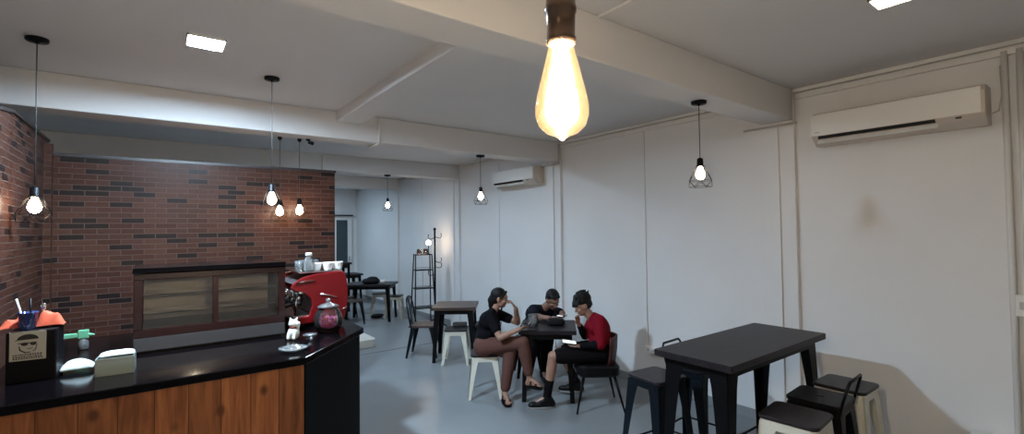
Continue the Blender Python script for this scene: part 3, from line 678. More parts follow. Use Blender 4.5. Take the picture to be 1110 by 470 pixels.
def stool(h, metal, seatm, label, group=None, back=False, top=0.30, spread=0.40, bars=True, base=None):
    t = thing('bar_stool' if h > 0.6 else 'low_stool', label, 'stool', (0, 0, 0), 0, group)
    MB().slab(rrect(top + 0.015, top + 0.015, 0.04, 5), h - 0.022, h, 0.004).build('seat', seatm, t)
    MB().slab(rrect(top, top, 0.035, 5), h - 0.075, h - 0.0225, 0.002).build('skirt', metal, t)
    a, b = top / 2 - 0.004, spread / 2
    wt = 0.105 if h > 0.6 else 0.085
    for sx in (-1, 1):
        for sy in (-1, 1):
            leg_mb((sx * a, sy * a, h - 0.035), (sx * b, sy * b, 0), sx, sy, wt, 0.032).build('leg', metal, t)
    if bars:
        for hz in ((0.20, 0.46) if h > 0.6 else (h * 0.55,)):
            k = hz / h; q = b + (a - b) * k - 0.008
            if h > 0.6:
                ring = [(q, q, hz), (-q, q, hz), (-q, -q, hz), (q, -q, hz)]
                if hz > 0.4: continue
                for i in range(4): MB().tube([ring[i], ring[(i + 1) % 4]], 0.008, 8).build('foot_rail', metal, t)
            else:
                MB().tube([(q, q, hz), (-q, -q, hz)], 0.006, 6).build('cross_brace', metal, t); MB().tube([(q, -q, hz + 0.013), (-q, q, hz + 0.013)], 0.006, 6).build('cross_brace', metal, t)
    if back:
        bk = MB(); y = a + 0.0
        bk.tube([(-a + 0.01, a - 0.005, h - 0.05), (-a, y + 0.02, h + 0.05), (-a + 0.01, y + 0.04, h + 0.125), (-a + 0.03, y + 0.046, h + 0.15), (a - 0.03, y + 0.046, h + 0.15), (a - 0.01, y + 0.04, h + 0.125), (a, y + 0.02, h + 0.05), (a - 0.01, a - 0.005, h - 0.05)], 0.009, 8)
        bk.build('backrest', metal, t)
    return t
def metal_chair(label, metal, seatm, group=None):
    """stamped metal chair with hoop back and centre slat"""
    t = thing('metal_chair', label, 'chair', (0, 0, 0), 0, group); h = 0.45
    MB().slab(rrect(0.36, 0.36, 0.07, 5), h - 0.03, h, 0.006).build('seat', seatm, t)
    for sx in (-1, 1):
        leg_mb((sx * 0.165, -0.165, h - 0.03), (sx * 0.20, -0.215, 0), sx, -1, 0.075, 0.028).build('leg', metal, t)
        leg_mb((sx * 0.165, 0.165, h - 0.03), (sx * 0.20, 0.235, 0), sx, 1, 0.075, 0.028).build('leg', metal, t)
    pts = [(-0.165, 0.16, h - 0.03), (-0.175, 0.19, h + 0.13), (-0.172, 0.215, h + 0.28), (-0.13, 0.232, h + 0.37), (-0.05, 0.238, h + 0.395), (0.05, 0.238, h + 0.395), (0.13, 0.232, h + 0.37), (0.172, 0.215, h + 0.28), (0.175, 0.19, h + 0.13), (0.165, 0.16, h - 0.03)]
    MB().tube(pts, 0.011, 8).build('back_hoop', metal, t)
    MB().ext([(-0.05, 0.17, h - 0.01), (0.05, 0.17, h - 0.01), (0.062, 0.235, h + 0.385), (-0.062, 0.235, h + 0.385)], (0, 0.006, 0)).build('back_slat', metal, t)
    MB().tube([(-0.165, 0.19, h - 0.02), (0.165, 0.19, h - 0.02)], 0.008, 6).build('rear_rail', metal, t)
    return t
def table(name, label, w, d, h, topm, metal, inset=0.05, splay=0.04, wt=0.12, cross=False):
    t = thing(name, label, 'table', (0, 0, 0))
    MB().slab(rrect(w, d, 0.008, 2), h - 0.042, h, 0.003).build('tabletop', topm, t)
    MB().box((0, d / 2 - inset, h - 0.071), (w - 2 * inset, 0.012, 0.055)).box((0, -d / 2 + inset, h - 0.071), (w - 2 * inset, 0.012, 0.055)).box((w / 2 - inset, 0, h - 0.071), (0.012, d - 2 * inset, 0.055)).box((-w / 2 + inset, 0, h - 0.071), (0.012, d - 2 * inset, 0.055)).build('apron', metal, t)
    a, b = w / 2 - inset + 0.004, d / 2 - inset + 0.004
    for sx in (-1, 1):
        for sy in (-1, 1):
            leg_mb((sx * a, sy * b, h - 0.043), (sx * (a + splay), sy * (b + splay * 0.6), 0), sx, sy, wt, 0.045, 0.008).build('leg', metal, t)
    if cross:
        MB().tube([(-a, -b, h - 0.09), (a, b, h - 0.16)], 0.006, 6).build('cross_brace', metal, t)
        MB().tube([(a, -b, h - 0.09), (-a, b, h - 0.16)], 0.006, 6).build('cross_brace', metal, t)
    return t
# near bar table with its stools
bt = table('bar_table', 'tall bar table with dark wood top and black metal legs near the right wall', 1.36, 0.53, 1.0, TABLEW, BLACKM, 0.06, 0.05, 0.13)
bt.location = (3.315, 1.685, 0)
MB().tube([(-0.64, 0.22, 0.18), (0.64, 0.22, 0.18)], 0.009, 8).tube([(-0.66, 0.0, 0.18), (-0.65, -0.0, 0.18)], 0.009, 8).build('stretcher', BLACKM, bt)
g_ = 'bar stools around the near bar table'
SH = 0.71
bs = stool(SH, BLUEM, SEATW, 'blue-black metal bar stool at the left end behind the near bar table', g_); bs.location = (2.99, 2.19, 0); bs.rotation_euler = (0, 0, R(-6))
cs = stool(SH, BLUEM, SEATW, 'blue-black bar stool with a low rail back behind the middle of the bar table', g_, True); cs.location = (3.44, 2.17, 0); cs.rotation_euler = (0, 0, R(4))
ws = stool(SH, WHITEM, SEATW, 'cream metal bar stool with dark seat, closest to the right wall', g_); ws.location = (3.83, 1.25, 0)
dup(ws, (2.98, 1.23, 0), R(5), 'cream metal bar stool with dark seat, cut by the bottom of the photo', g_)
ms = stool(SH, BLACKM, BLACKP, 'all black bar stool with low backrest between the two cream stools', g_, True); ms.location = (3.42, 1.26, 0); ms.rotation_euler = (0, 0, R(-176))
MB().lathe([(0.022, 0), (0.022, 0.002)], (0, 0, SH), 16).build('seat_hole', INK, ms)
# middle square table
t1 = table('dining_table', 'square dark wood table with nobody at it, left of the seated people', 0.60, 0.60, 0.75, BROWNW, BLACKM, 0.04, 0.03, 0.09, True)
t1.location = (3.41, 5.86, 0); t1.rotation_euler = (0, 0, R(-37))
c1 = metal_chair('blue-black metal chair with hoop back left of the empty square table', BLUEM, BROWNW); c1.location = (3.13, 6.28, 0); c1.rotation_euler = (0, 0, R(52))
c2 = copy_tree(c1); c2.location = (3.86, 5.72, 0); c2.rotation_euler = (0, 0, R(-128)); c2['label'] = 'blue-black metal chair at the right side of the empty square table, beside the woman'
s1 = stool(0.46, WHITEM, SEATW, 'cream metal low stool with dark seat in front of the empty square table', 'low cream stools', bars=False, top=0.29, spread=0.37)
s1.location = (3.30, 5.66, 0); s1.rotation_euler = (0, 0, R(-37))
bgm = thing('folded_pouch', 'dark folded pouch lying on the low stool at the empty square table', 'pouch', (3.44, 5.80, 0.4605), R(-37))
MB().slab(rrect(0.20, 0.12, 0.03), 0, 0.035, 0.006).build('pouch_body', mat('pouch_grey', (0.06, 0.055, 0.055), 0.7), bgm)
MB().slab(rrect(0.19, 0.06, 0.02, 4, 0, -0.03), 0.0355, 0.042, 0.002).build('flap', mat('pouch_flap', (0.10, 0.09, 0.09), 0.7), bgm)
# people's table
t2 = table('dining_table', 'square black table the three people are gathered around', 0.60, 0.60, 0.75, TABLEW, BLACKM, 0.05, 0.02, 0.09, True)
t2.location = (3.44, 3.92, 0); t2.rotation_euler = (0, 0, R(-43))
s2 = dup(s1, (2.90, 4.36, 0), R(-34), 'cream metal low stool the woman sits on', 'low cream stools')
# boy's chair : moulded shell on four raked legs
bc = thing('shell_chair', 'black shell chair with thin raked legs under the boy in red', 'chair', (3.60, 3.37, 0), R(-36))
MB().slab(rrect(0.42, 0.42, 0.09, 6), 0.34, 0.45, 0.02).build('seat', BLACKP, bc)
bkm = MB(); rows = []
for z, off in ((0.44, 0.19), (0.52, 0.205), (0.60, 0.215), (0.68, 0.22), (0.72, 0.222)):
    rows.append([(off - 0.055 * (abs(u) ** 2.2) * 2.0 * (1 if z < .7 else 1), u * 0.20 * (1 - 0.12 * (z > 0.7)), z) for u in [-1 + 2 * i / 10 for i in range(11)]])
bkm.add([p for r in rows for p in r], [(j * 11 + i, j * 11 + i + 1, (j + 1) * 11 + i + 1, (j + 1) * 11 + i) for j in range(len(rows) - 1) for i in range(10)], True)
o = bkm.build('backrest', mat('dark_red_vinyl', (0.05, 0.010, 0.012), 0.5), bc); sm = o.modifiers.new('s', 'SOLIDIFY'); sm.thickness = 0.012
for sx, sy in ((-1, -1), (-1, 1), (1, -1), (1, 1)):
    MB().tube([(sx * 0.15, sy * 0.15, 0.35), (sx * 0.235, sy * 0.225, 0)], [0.016, 0.009], 10).build('leg', BLACKM, bc)
# man's stool (mostly hidden behind the table)
s3 = stool(0.46, BLACKM, SEATW, 'black low stool under the man leaning over the table', None, bars=False, top=0.29, spread=0.37)
s3.location = (3.74, 4.62, 0); s3.rotation_euler = (0, 0, R(-30))

# things on the people's table
TT = 0.7505
jug = thing('glass_jug', 'clear glass jug on the people\'s table before the man', 'jug', (3.27, 3.97, TT), R(-30))
MB().lathe([(0.045, 0), (0.052, 0.006), (0.060, 0.06), (0.050, 0.115), (0.048, 0.13), (0.045, 0.13), (0.047, 0.11), (0.056, 0.06), (0.047, 0.01), (0.001, 0.01)], n=24).build('jug_body', FROSTG, jug)
MB().tube([(0.048, 0, 0.115), (0.085, 0, 0.11), (0.095, 0, 0.07), (0.058, 0, 0.035)], 0.007, 8).build('handle', FROSTG, jug)
tag(MB().slab(rrect(0.19, 0.12, 0.04), 0, 0.07, 0.02).build('black_bag', mat('bag_black', (0.004, 0.004, 0.005), 0.7, 0, 0.2)), 'soft black bag on the people\'s table beside the man', 'bag')
bpy.data.objects['black_bag'].location = (3.50, 3.86, TT); bpy.data.objects['black_bag'].rotation_euler = (0, 0, R(-40))
def phone(loc, rot, label, screen):
    t = thing('smartphone', label, 'phone', loc); t.rotation_euler = rot
    MB().slab(rrect(0.07, 0.145, 0.010, 4), 0, 0.008, 0.001).build('phone_body', BLACKP, t)
    MB().slab(rrect(0.064, 0.135, 0.008, 4), 0.0081, 0.0086).build('screen', screen, t)
SCRW = emis('screen_glow', (0.85, 0.95, 1.0), 0.55)
SCRD = mat('dark_screen', (0.02, 0.02, 0.03), 0.1)

# ================================================================ PEOPLE
def basis(f, up):
    f = f.normalized(); l = up.cross(f).normalized(); u = f.cross(l).normalized()
    return Matrix((f, l, u)).transposed()       # columns: forward, left, up
def hand(mb, wr, tip, palm, curl=0.5, s=1.0, side=1):
    """palm plus five curved fingers; palm = direction the palm faces"""
    wr = Vector(wr); d = (Vector(tip) - wr).normalized(); palm = Vector(palm); palm = (palm - d * palm.dot(d)).normalized(); lat = d.cross(palm) * side
    B = Matrix((d, lat, palm)).transposed()
    pc = wr + d * 0.05 * s
    mb.ell(pc, (0.047 * s, 0.038 * s, 0.014 * s), B)
    for i, (off, ln) in enumerate(((0.027, 0.068), (0.009, 0.078), (-0.009, 0.072), (-0.026, 0.058))):
        p = wr + d * 0.088 * s + lat * off * s; q = d.copy(); a = curl * (0.8 + 0.1 * i)
        for seg in range(3):
            q2 = (q * math.cos(a) + palm * math.sin(a)).normalized() if seg else (d * math.cos(a * .5) + palm * math.sin(a * .5)).normalized()
            if seg:
                ax = lat; q2 = (Matrix.Rotation(0, 3, ax) @ q)
                perp = (palm * math.cos(a * (seg - .5)) - d * math.sin(a * (seg - .5)))
                q2 = (q * math.cos(a) + perp * math.sin(a)).normalized()
            e = p + q2 * ln * s * (0.45, 0.32, 0.23)[seg]
            mb.cap(p, (0.0092 - 0.0008 * seg) * s, e, (0.0084 - 0.0008 * seg) * s, 8); p = e; q = q2
    p = wr + d * 0.030 * s + lat * 0.030 * s; e = p + (d * 0.6 + lat * 0.65 + palm * 0.35).normalized() * 0.036 * s; e2 = e + (d * 0.9 + lat * 0.15 + palm * 0.4).normalized() * 0.028 * s
    mb.cap(p, 0.012 * s, e, 0.010 * s, 8).cap(e, 0.010 * s, e2, 0.008 * s, 8)
def person(label, P, faced, skin, hair_fn, tops, bottoms, shoe_fn, sc=1.0, palms=None, curls=(0.5, 0.5), sleeve=0.6, hip_r=0.105):
    V = {k: Vector(v) for k, v in P.items()}
    root = thing('person', label, 'person', (V['pel'].x, V['pel'].y, 0)); off = root.location
    L_ = {k: v - Vector((off.x, off.y, 0)) for k, v in V.items()}
    up = (L_['neck'] - L_['pel']).normalized()
    acr = (L_['shF'] - L_['shN'])
    mb = MB()
    def trunk(mb, g, neck=True):
        hm = (L_['hipN'] + L_['hipF']) / 2
        mb.cap(L_['hipN'].lerp(L_['hipF'], 0.1), (hip_r + g) * sc, L_['hipN'].lerp(L_['hipF'], 0.9), (hip_r + g) * sc)
        ac = acr.normalized()
        w = hm.lerp(L_['chest'], 0.5)
        mb.cap(hm, (0.108 + g) * sc, L_['chest'], (0.102 + g) * sc, 18)
        mb.cap(w - ac * 0.035, (0.092 + g) * sc, w + ac * 0.035, (0.092 + g) * sc)
        c = L_['chest'].lerp(L_['neck'], 0.25)
        mb.cap(c - ac * 0.055 * sc, (0.098 + g) * sc, c + ac * 0.055 * sc, (0.098 + g) * sc)
        mb.cap(L_['shN'].lerp(L_['neck'], 0.12), (0.050 + g) * sc, L_['shF'].lerp(L_['neck'], 0.12), (0.050 + g) * sc)
        mb.cap(L_['shN'], (0.050 + g) * sc, c, (0.075 + g) * sc).cap(L_['shF'], (0.050 + g) * sc, c, (0.075 + g) * sc)
        nb = L_['neck'] - up * 0.02
        mb.cap(L_['shN'].lerp(nb, 0.4), (0.042 + g) * sc, nb, (0.048 + g * .5) * sc).cap(L_['shF'].lerp(nb, 0.4), (0.042 + g) * sc, nb, (0.048 + g * .5) * sc)
    def arm(mb, s, g, f=1.0, start=0.0):
        sh, el, wr = L_['sh' + s], L_['el' + s], L_['wr' + s]
        if f <= 1.0: mb.cap(sh, (0.048 + g) * sc, sh.lerp(el, f), (0.048 - 0.010 * f + g) * sc)
        else:
            mb.cap(sh, (0.048 + g) * sc, el, (0.038 + g) * sc)
            q = el.lerp(wr, f - 1.0); mb.cap(el, (0.038 + g) * sc, el.lerp(wr, min(0.35, f - 1)), (0.038 + g) * sc).cap(el, (0.036 + g) * sc, q, (0.036 - 0.011 * (f - 1) + g) * sc)
    def leg(mb, s, g, f=2.0):
        h, k, a = L_['hip' + s], L_['kn' + s], L_['an' + s]
        if f <= 1.0: mb.cap(h, (0.082 + g) * sc, h.lerp(k, f), (0.082 - 0.024 * f + g) * sc)
        else:
            mb.cap(h, (0.082 + g) * sc, k, (0.056 + g) * sc)
            cf = k.lerp(a, min(0.3, f - 1)); back = (k - L_['toe' + s]); 
            mb.cap(k, (0.053 + g) * sc, cf, (0.054 + g) * sc).cap(cf, (0.054 + g) * sc, k.lerp(a, f - 1), (0.054 - 0.022 * (f - 1) + g) * sc)
    trunk(mb, 0)
    for i, s in enumerate('NF'):
        arm(mb, s, 0, 2.0); leg(mb, s, 0, 2.0)
        an, toe = L_['an' + s], L_['toe' + s]; d = (toe - an)
        heel = an - Vector((d.x, d.y, 0)).normalized() * 0.025 + Vector((0, 0, -0.045))
        mb.cap(an, 0.034 * sc, heel, 0.028 * sc).cap(an, 0.032 * sc, toe, 0.020 * sc).cap(heel, 0.026 * sc, toe, 0.020 * sc)
        fl = Vector((-d.y, d.x, 0)).normalized()
        for q in range(5):
            b0 = toe + fl * (q - 2) * 0.013; mb.cap(b0, 0.009, b0 + d.normalized() * (0.03 - 0.004 * abs(q - 1)), 0.0075, 8)
        hand(mb, L_['wr' + s], L_['ha' + s], palms[i], curls[i], sc * 0.92, 1 if s == 'N' else -1)
    # head
    hc = L_['head']; fd = Vector(faced).normalized()
    side = Vector((0, 0, 1)).cross(fd)
    if side.length < 0.2: side = acr
    B = basis(fd, Vector((0, 0, 1)))
    lc = lambda x, y, z: hc + B @ (Vector((x, y, z)) * sc)
    mb.cap(L_['neck'] - up * 0.03, 0.050 * sc, hc - up * 0.03, 0.045 * sc)
    mb.ell(lc(-0.012, 0, 0.022), (0.092 * sc, 0.074 * sc, 0.090 * sc), B)
    mb.ell(lc(0.022, 0, -0.035), (0.060 * sc, 0.056 * sc, 0.070 * sc), B)
    mb.ell(lc(0.050, 0, -0.078), (0.026 * sc, 0.026 * sc, 0.022 * sc), B)
    mb.cap(lc(0.078, 0, 0.005), 0.008 * sc, lc(0.098, 0, -0.026), 0.011 * sc, 10)
    mb.ell(lc(0.084, 0, -0.030), (0.012 * sc, 0.018 * sc, 0.009 * sc), B)
    mb.ell(lc(0.072, 0, 0.028), (0.015 * sc, 0.048 * sc, 0.010 * sc), B)
    for s in (-1, 1):
        mb.ell(lc(-0.006, s * 0.073, -0.008), (0.018 * sc, 0.009 * sc, 0.030 * sc), B)
        mb.ell(lc(0.055, s * 0.038, -0.025), (0.022 * sc, 0.020 * sc, 0.022 * sc), B)
    fuse(mb, 'body', skin, root, 0.0055, 5)
    for s in (-1, 1):
        e = MB().ell(lc(0.073, s * 0.030, 0.004), (0.008 * sc, 0.012 * sc, 0.006 * sc), B).build('eye', EYEW, root)
        MB().ell(lc(0.079, s * 0.030, 0.003), (0.003 * sc, 0.0055 * sc, 0.0045 * sc), B).build('iris', INK, e)
        MB().cap(lc(0.083, s * 0.016, 0.026), 0.0035, lc(0.074, s * 0.046, 0.029), 0.003, 8).build('eyebrow', HAIR, root)
    MB().ell(lc(0.081, 0, -0.052), (0.007 * sc, 0.022 * sc, 0.007 * sc), B).build('lips', LIP, root)
    hb = MB(); hair_fn(hb, lc, B, sc); fuse(hb, 'hair', HAIR, root, 0.0045, 1)
    for nm, mt_, parts in tops:
        cb = MB()
        for p_ in parts:
            if p_[0] == 'trunk': trunk(cb, p_[1])
            else: arm(cb, p_[0], p_[1], p_[2])
        fuse(cb, nm, mt_, root, 0.007, 4)
    for nm, mt_, parts in bottoms:
        cb = MB()
        for p_ in parts:
            if p_[0] == 'hips':
                cb.cap(L_['hipN'].lerp(L_['hipF'], 0.1), (hip_r + p_[1]) * sc, L_['hipN'].lerp(L_['hipF'], 0.9), (hip_r + p_[1]) * sc)
                cb.cap(L_['pel'], (0.10 + p_[1]) * sc, L_['pel'].lerp(L_['chest'], 0.35), (0.098 + p_[1]) * sc)
            else: leg(cb, p_[0], p_[1], p_[2])
        fuse(cb, nm, mt_, root, 0.007, 4)
    for s in 'NF': shoe_fn(root, L_, s, sc)
    return root, L_
def hair_short(hb, lc, B, sc):
    hb.ell(lc(-0.026, 0, 0.042), (0.092 * sc, 0.081 * sc, 0.082 * sc), B); hb.ell(lc(-0.045, 0, 0.0), (0.062 * sc, 0.070 * sc, 0.07 * sc), B)
    for i in range(14):
        a = random.uniform(-1, 1); hb.ell(lc(0.045 + random.uniform(-.02, .012), a * 0.05, 0.085 + random.uniform(-.01, .01) - abs(a) * 0.01), (0.022, 0.02, 0.016), B, 8, 6)
def hair_fringe(hb, lc, B, sc):
    hb.ell(lc(-0.026, 0, 0.052), (0.098 * sc, 0.086 * sc, 0.078 * sc), B); hb.ell(lc(-0.046, 0, 0.005), (0.062 * sc, 0.074 * sc, 0.072 * sc), B)
    for i in range(30):
        a = random.uniform(-1, 1); hb.cap(lc(0.03 + random.uniform(-.03, .01) - abs(a) * 0.02, a * 0.066, 0.102 + random.uniform(-.01, .012)), 0.014, lc(0.092 - abs(a) * 0.035 + random.uniform(-.01, .014), a * 0.078 + random.uniform(-.012, .012), 0.040 + random.uniform(-.018, .016)), 0.007, 8)
    for i in range(26):
        a = random.uniform(0, 2 * PI); e = random.uniform(0.5, 1.4)
        p0 = (-0.026 + 0.08 * math.cos(a) * math.cos(e), 0.07 * math.sin(a) * math.cos(e), 0.052 + 0.065 * math.sin(e))
        p1 = (-0.026 + 0.118 * math.cos(a + .25) * math.cos(e), 0.104 * math.sin(a + .25) * math.cos(e), 0.052 + 0.092 * math.sin(e))
        hb.cap(lc(*p0), 0.018, lc(*p1), 0.007, 8)
    for i in range(16):
        a = random.uniform(2, 4.3); hb.cap(lc(0.07 * math.cos(a), 0.07 * math.sin(a), 0.06), 0.02, lc(0.095 * math.cos(a), 0.085 * math.sin(a), -0.025 + random.uniform(-.025, .02)), 0.006, 8)
def hair_tied(hb, lc, B, sc):
    hb.ell(lc(-0.024, 0, 0.038), (0.094 * sc, 0.081 * sc, 0.084 * sc), B); hb.ell(lc(-0.045, 0, -0.005), (0.066 * sc, 0.072 * sc, 0.075 * sc), B)
    for s in (-1, 1): hb.cap(lc(0.055, s * 0.030, 0.075), 0.016, lc(0.018, s * 0.072, 0.01), 0.013)
    hb.cap(lc(-0.07, 0, 0.01), 0.046, lc(-0.090, 0, -0.04), 0.046).cap(lc(-0.090, 0, -0.04), 0.044, lc(-0.085, 0, -0.10), 0.034).cap(lc(-0.085, 0, -0.10), 0.032, lc(-0.085, 0, -0.15), 0.016)
def sandal(root, L_, s, sc):
    an, toe = L_['an' + s], L_['toe' + s]; d = Vector((toe.x - an.x, toe.y - an.y, 0)).normalized(); tilt = (toe - an); 
    dd = (toe + (toe - an).normalized() * 0.035) - (an - d * 0.035 + Vector((0, 0, -0.045)))
    heel = an - d * 0.035 + Vector((0, 0, -0.076)); tp = heel + dd; tp.z -= 0.0
    lat = Vector((-d.y, d.x, 0)); q = (tp - heel).normalized(); nrm = lat.cross(q)
    if nrm.z < 0: nrm = -nrm
    pts = []
    n_ = 14
    Lh = (tp - heel).length
    for i in range(n_ + 1):
        k = i / n_; w = 0.030 + 0.014 * math.sin(PI * min(1, k * 1.05)) ** 1 + 0.006 * k; w *= (1 - max(0, (k - .85) / .15) ** 2 * .6) * (1 - max(0, (.12 - k) / .12) ** 2 * .5)
        pts.append((heel + q * Lh * k, w))
    poly = [p - lat * w for p, w in pts] + [p + lat * w for p, w in reversed(pts)]
    o = MB().ext(poly, nrm * 0.014).build('sandal', BLACKP, root, 0.003)
    m1 = heel + q * Lh * 0.62; m2 = heel + q * Lh * 0.85
    up_ = nrm * 0.062
    st = MB()
    for sg in (-1, 1): st.tube([m1 + lat * sg * 0.042 + nrm * 0.01, m1 + lat * sg * 0.034 + nrm * 0.045, m1.lerp(m2, .4) + nrm * 0.058, m2 + nrm * 0.012], 0.0055, 8)
    a0 = heel + q * Lh * 0.3
    st.tube([a0 + lat * 0.036 + nrm * 0.01, a0 + lat * 0.032 + nrm * 0.06, a0 + q * 0.02 + nrm * 0.082, a0 - lat * 0.032 + nrm * 0.06, a0 - lat * 0.036 + nrm * 0.01], 0.0055, 8)
    st.build('strap', BLACKP, o)
def shoe(root, L_, s, sc, sock=0.42, sockm=None, solem=None):
    an, toe = L_['an' + s], L_['toe' + s]; d = Vector((toe.x - an.x, toe.y - an.y, 0)).normalized()
    base = Vector((an.x, an.y, 0)); zf = max(0, min(toe.z, an.z - 0.09) - 0.022)
    base.z = zf
    mb = MB(); hl = base - d * 0.045
    mb.cap(an + Vector((0, 0, 0.0)), 0.045, hl + Vector((0, 0, 0.045)), 0.040).cap(an - Vector((0, 0, 0.02)), 0.042, base + d * 0.10 + Vector((0, 0, 0.042)), 0.034).cap(base + d * 0.08 + Vector((0, 0, 0.04)), 0.040, base + d * 0.165 + Vector((0, 0, 0.036)), 0.030).cap(hl + Vector((0, 0, 0.042)), 0.038, base + d * 0.15 + Vector((0, 0, 0.036)), 0.036)
    sh = fuse(mb, 'shoe', BLACKP, root, 0.006, 3)
    lat = Vector((-d.y, d.x, 0)); pts = []
    for i in range(25):
        a = 2 * PI * i / 24; pts.append(base + d * (0.055 + 0.145 * math.cos(a)) + lat * 0.046 * math.sin(a) * (1 + 0.12 * math.cos(a)))
    MB().ext([p + Vector((0, 0, 0.001)) for p in pts[:24]], (0, 0, 0.022)).build('sole', mat('sole_grey', (0.20, 0.20, 0.20), 0.6), sh, 0.004)
    k = L_['kn' + s]
    if sock: MB().cap(an, 0.040, an.lerp(k, sock), 0.046, 18).build('sock', DKTR, root)
def slipper(root, L_, s, sc): shoe(root, L_, s, sc, sock=0)
wp = dict(pel=(2.870, 4.335, 0.555), chest=(2.890, 4.279, 0.787), neck=(2.923, 4.227, 0.938), head=(2.976, 4.171, 1.060), face=(3.042, 4.109, 1.019), shN=(2.812, 4.140, 0.893), elN=(2.840, 3.985, 0.690), wrN=(2.995, 3.860, 0.775), haN=(3.08, 3.81, 0.80), shF=(3.025, 4.345, 0.875), elF=(3.200, 4.160, 0.775), wrF=(3.115, 4.075, 0.945), haF=(3.075, 4.090, 1.01), hipN=(2.815, 4.259, 0.550), knN=(3.055, 3.880, 0.625), anN=(3.105, 3.835, 0.250), toeN=(3.150, 3.740, 0.205), hipF=(2.920, 4.396, 0.545), knF=(3.00, 4.03, 0.50), anF=(2.916, 4.022, 0.098), toeF=(2.875, 3.905, 0.045))
person('woman in a black T-shirt and brown trousers sitting cross-legged and holding a phone', wp, (0.72, -0.68, -0.16), SKIN, hair_tied,
       [('t_shirt', BTEE, [('trunk', 0.010), ('N', 0.016, 0.62), ('F', 0.016, 0.62)])], [('trousers', BRTR, [('hips', 0.016), ('N', 0.018, 1.80), ('F', 0.020, 1.86)])], sandal, 0.94, [(0.2, 0.3, 1.0), (-0.7, 0.5, 0.2)], (0.55, 0.8))
phone((3.055, 3.815, 0.822), (R(-10), R(12), R(-50)), 'phone in the woman\'s hand above the table edge', SCRD)
bp_ = dict(pel=(3.660, 3.36, 0.565), chest=(3.664, 3.372, 0.765), neck=(3.595, 3.415, 0.905), head=(3.512, 3.462, 1.015), face=(3.451, 3.500, 0.991), shN=(3.560, 3.270, 0.872), elN=(3.520, 3.230, 0.655), wrN=(3.360, 3.350, 0.640), haN=(3.296, 3.416, 0.640), shF=(3.720, 3.500, 0.850), elF=(3.64, 3.56, 0.665), wrF=(3.515, 3.525, 0.815), haF=(3.468, 3.505, 0.91), hipN=(3.606, 3.300, 0.545), knN=(3.175, 3.545, 0.530), anN=(3.160, 3.63, 0.11), toeN=(3.047, 3.700, 0.045), hipF=(3.720, 3.442, 0.545), knF=(3.42, 3.690, 0.51), anF=(3.68, 3.74, 0.13), toeF=(3.60, 3.82, 0.045))
person('boy in a red shirt and black shorts sitting with a hand at his mouth', bp_, (-0.78, 0.42, -0.45), SKIN, hair_fringe,
       [('red_shirt', RTEE, [('trunk', 0.012), ('N', 0.016, 1.05), ('F', 0.016, 0.9)]), ('dark_sleeves', BTEE, [('N', 0.006, 1.95), ('F', 0.006, 1.80)])],
       [('shorts', DKTR, [('hips', 0.016), ('N', 0.020, 0.86), ('F', 0.020, 0.86)])], shoe, 0.98, [(-0.3, 0.3, 1.0), (-0.2, -0.6, 0.2)], (0.5, 0.7))
phone((3.285, 3.43, 0.672), (R(8), R(-14), R(50)), 'phone with a lit screen in the hand of the boy in red', SCRW)
mp = dict(pel=(3.75, 4.60, 0.56), chest=(3.715, 4.455, 0.735), neck=(3.700, 4.300, 0.860), head=(3.735, 4.170, 0.965), face=(3.70, 4.055, 0.913), shN=(3.570, 4.330, 0.850), elN=(3.475, 4.190, 0.800), wrN=(3.540, 4.010, 0.800), haN=(3.60, 3.95, 0.80), shF=(3.880, 4.330, 0.800), elF=(3.870, 4.150, 0.795), wrF=(3.72, 4.00, 0.805), haF=(3.66, 3.93, 0.81), hipN=(3.67, 4.56, 0.555), knN=(3.47, 4.22, 0.50), anN=(3.45, 4.30, 0.105), toeN=(3.36, 4.19, 0.045), hipF=(3.83, 4.58, 0.555), knF=(3.70, 4.22, 0.50), anF=(3.70, 4.31, 0.105), toeF=(3.63, 4.19, 0.045))
person('man in a dark T-shirt leaning over the table behind, looking down at a phone', mp, (-0.15, -0.80, -0.55), SKIN2, hair_short,
       [('t_shirt', NTEE, [('trunk', 0.012), ('N', 0.016, 0.75), ('F', 0.016, 0.75)])], [('trousers', DKTR, [('hips', 0.016), ('N', 0.018, 1.9), ('F', 0.018, 1.9)])], slipper, 1.0, [(0.2, -0.3, 0.9), (-0.2, -0.3, 0.9)], (0.5, 0.5))
phone((3.60, 3.90, 0.825), (R(-6), R(4), R(-50)), 'phone with a bright screen over the black bag before the man', SCRW)

# ================================================================ SHELF AND COAT STAND
lr = thing('ladder_shelf', 'black metal ladder shelf against the wall at the back', 'shelf', (4.02, 8.12, 0), R(-10))
for sx in (-1, 1):
    for sy in (-1, 1):
        MB().tube([(sx * 0.20, sy * 0.17, 0), (sx * 0.155, sy * 0.06, 1.36)], 0.012, 8).build('upright', BLUEM, lr)
for z in (0.36, 0.72, 1.06, 1.345):
    k = z / 1.36; w = 0.40 - 0.09 * k; dpt = 0.34 - 0.22 * k
    s_ = MB().box((0, 0, z), (w, dpt, 0.018)).build('shelf_board', BLUEM, lr)
    MB().tube([(-w / 2, -dpt / 2, z + 0.05), (w / 2, -dpt / 2, z + 0.05)], 0.004, 6).build('shelf_rail', BLUEM, s_)
def jar(x, y, z, label, r=0.045, h=0.10, glow=CANDLE):
    t = thing('candle_jar', label, 'candle jar', (x, y, z))
    MB().lathe([(r * .9, 0), (r, 0.006), (r, h), (r * .93, h), (r * .9, 0.01), (0.001, 0.01)], n=20).build('jar_body', GLASS, t)
    MB().lathe([(r * .86, 0.012), (r * .86, h * 0.85), (0.002, h * 0.87)], n=16).build('wax', glow, t)
jar(3.95, 8.125, 1.352, 'pink glowing candle jar on the left of the ladder shelf top')
jar(4.07, 8.10, 1.352, 'pink glowing candle jar on the right of the ladder shelf top')
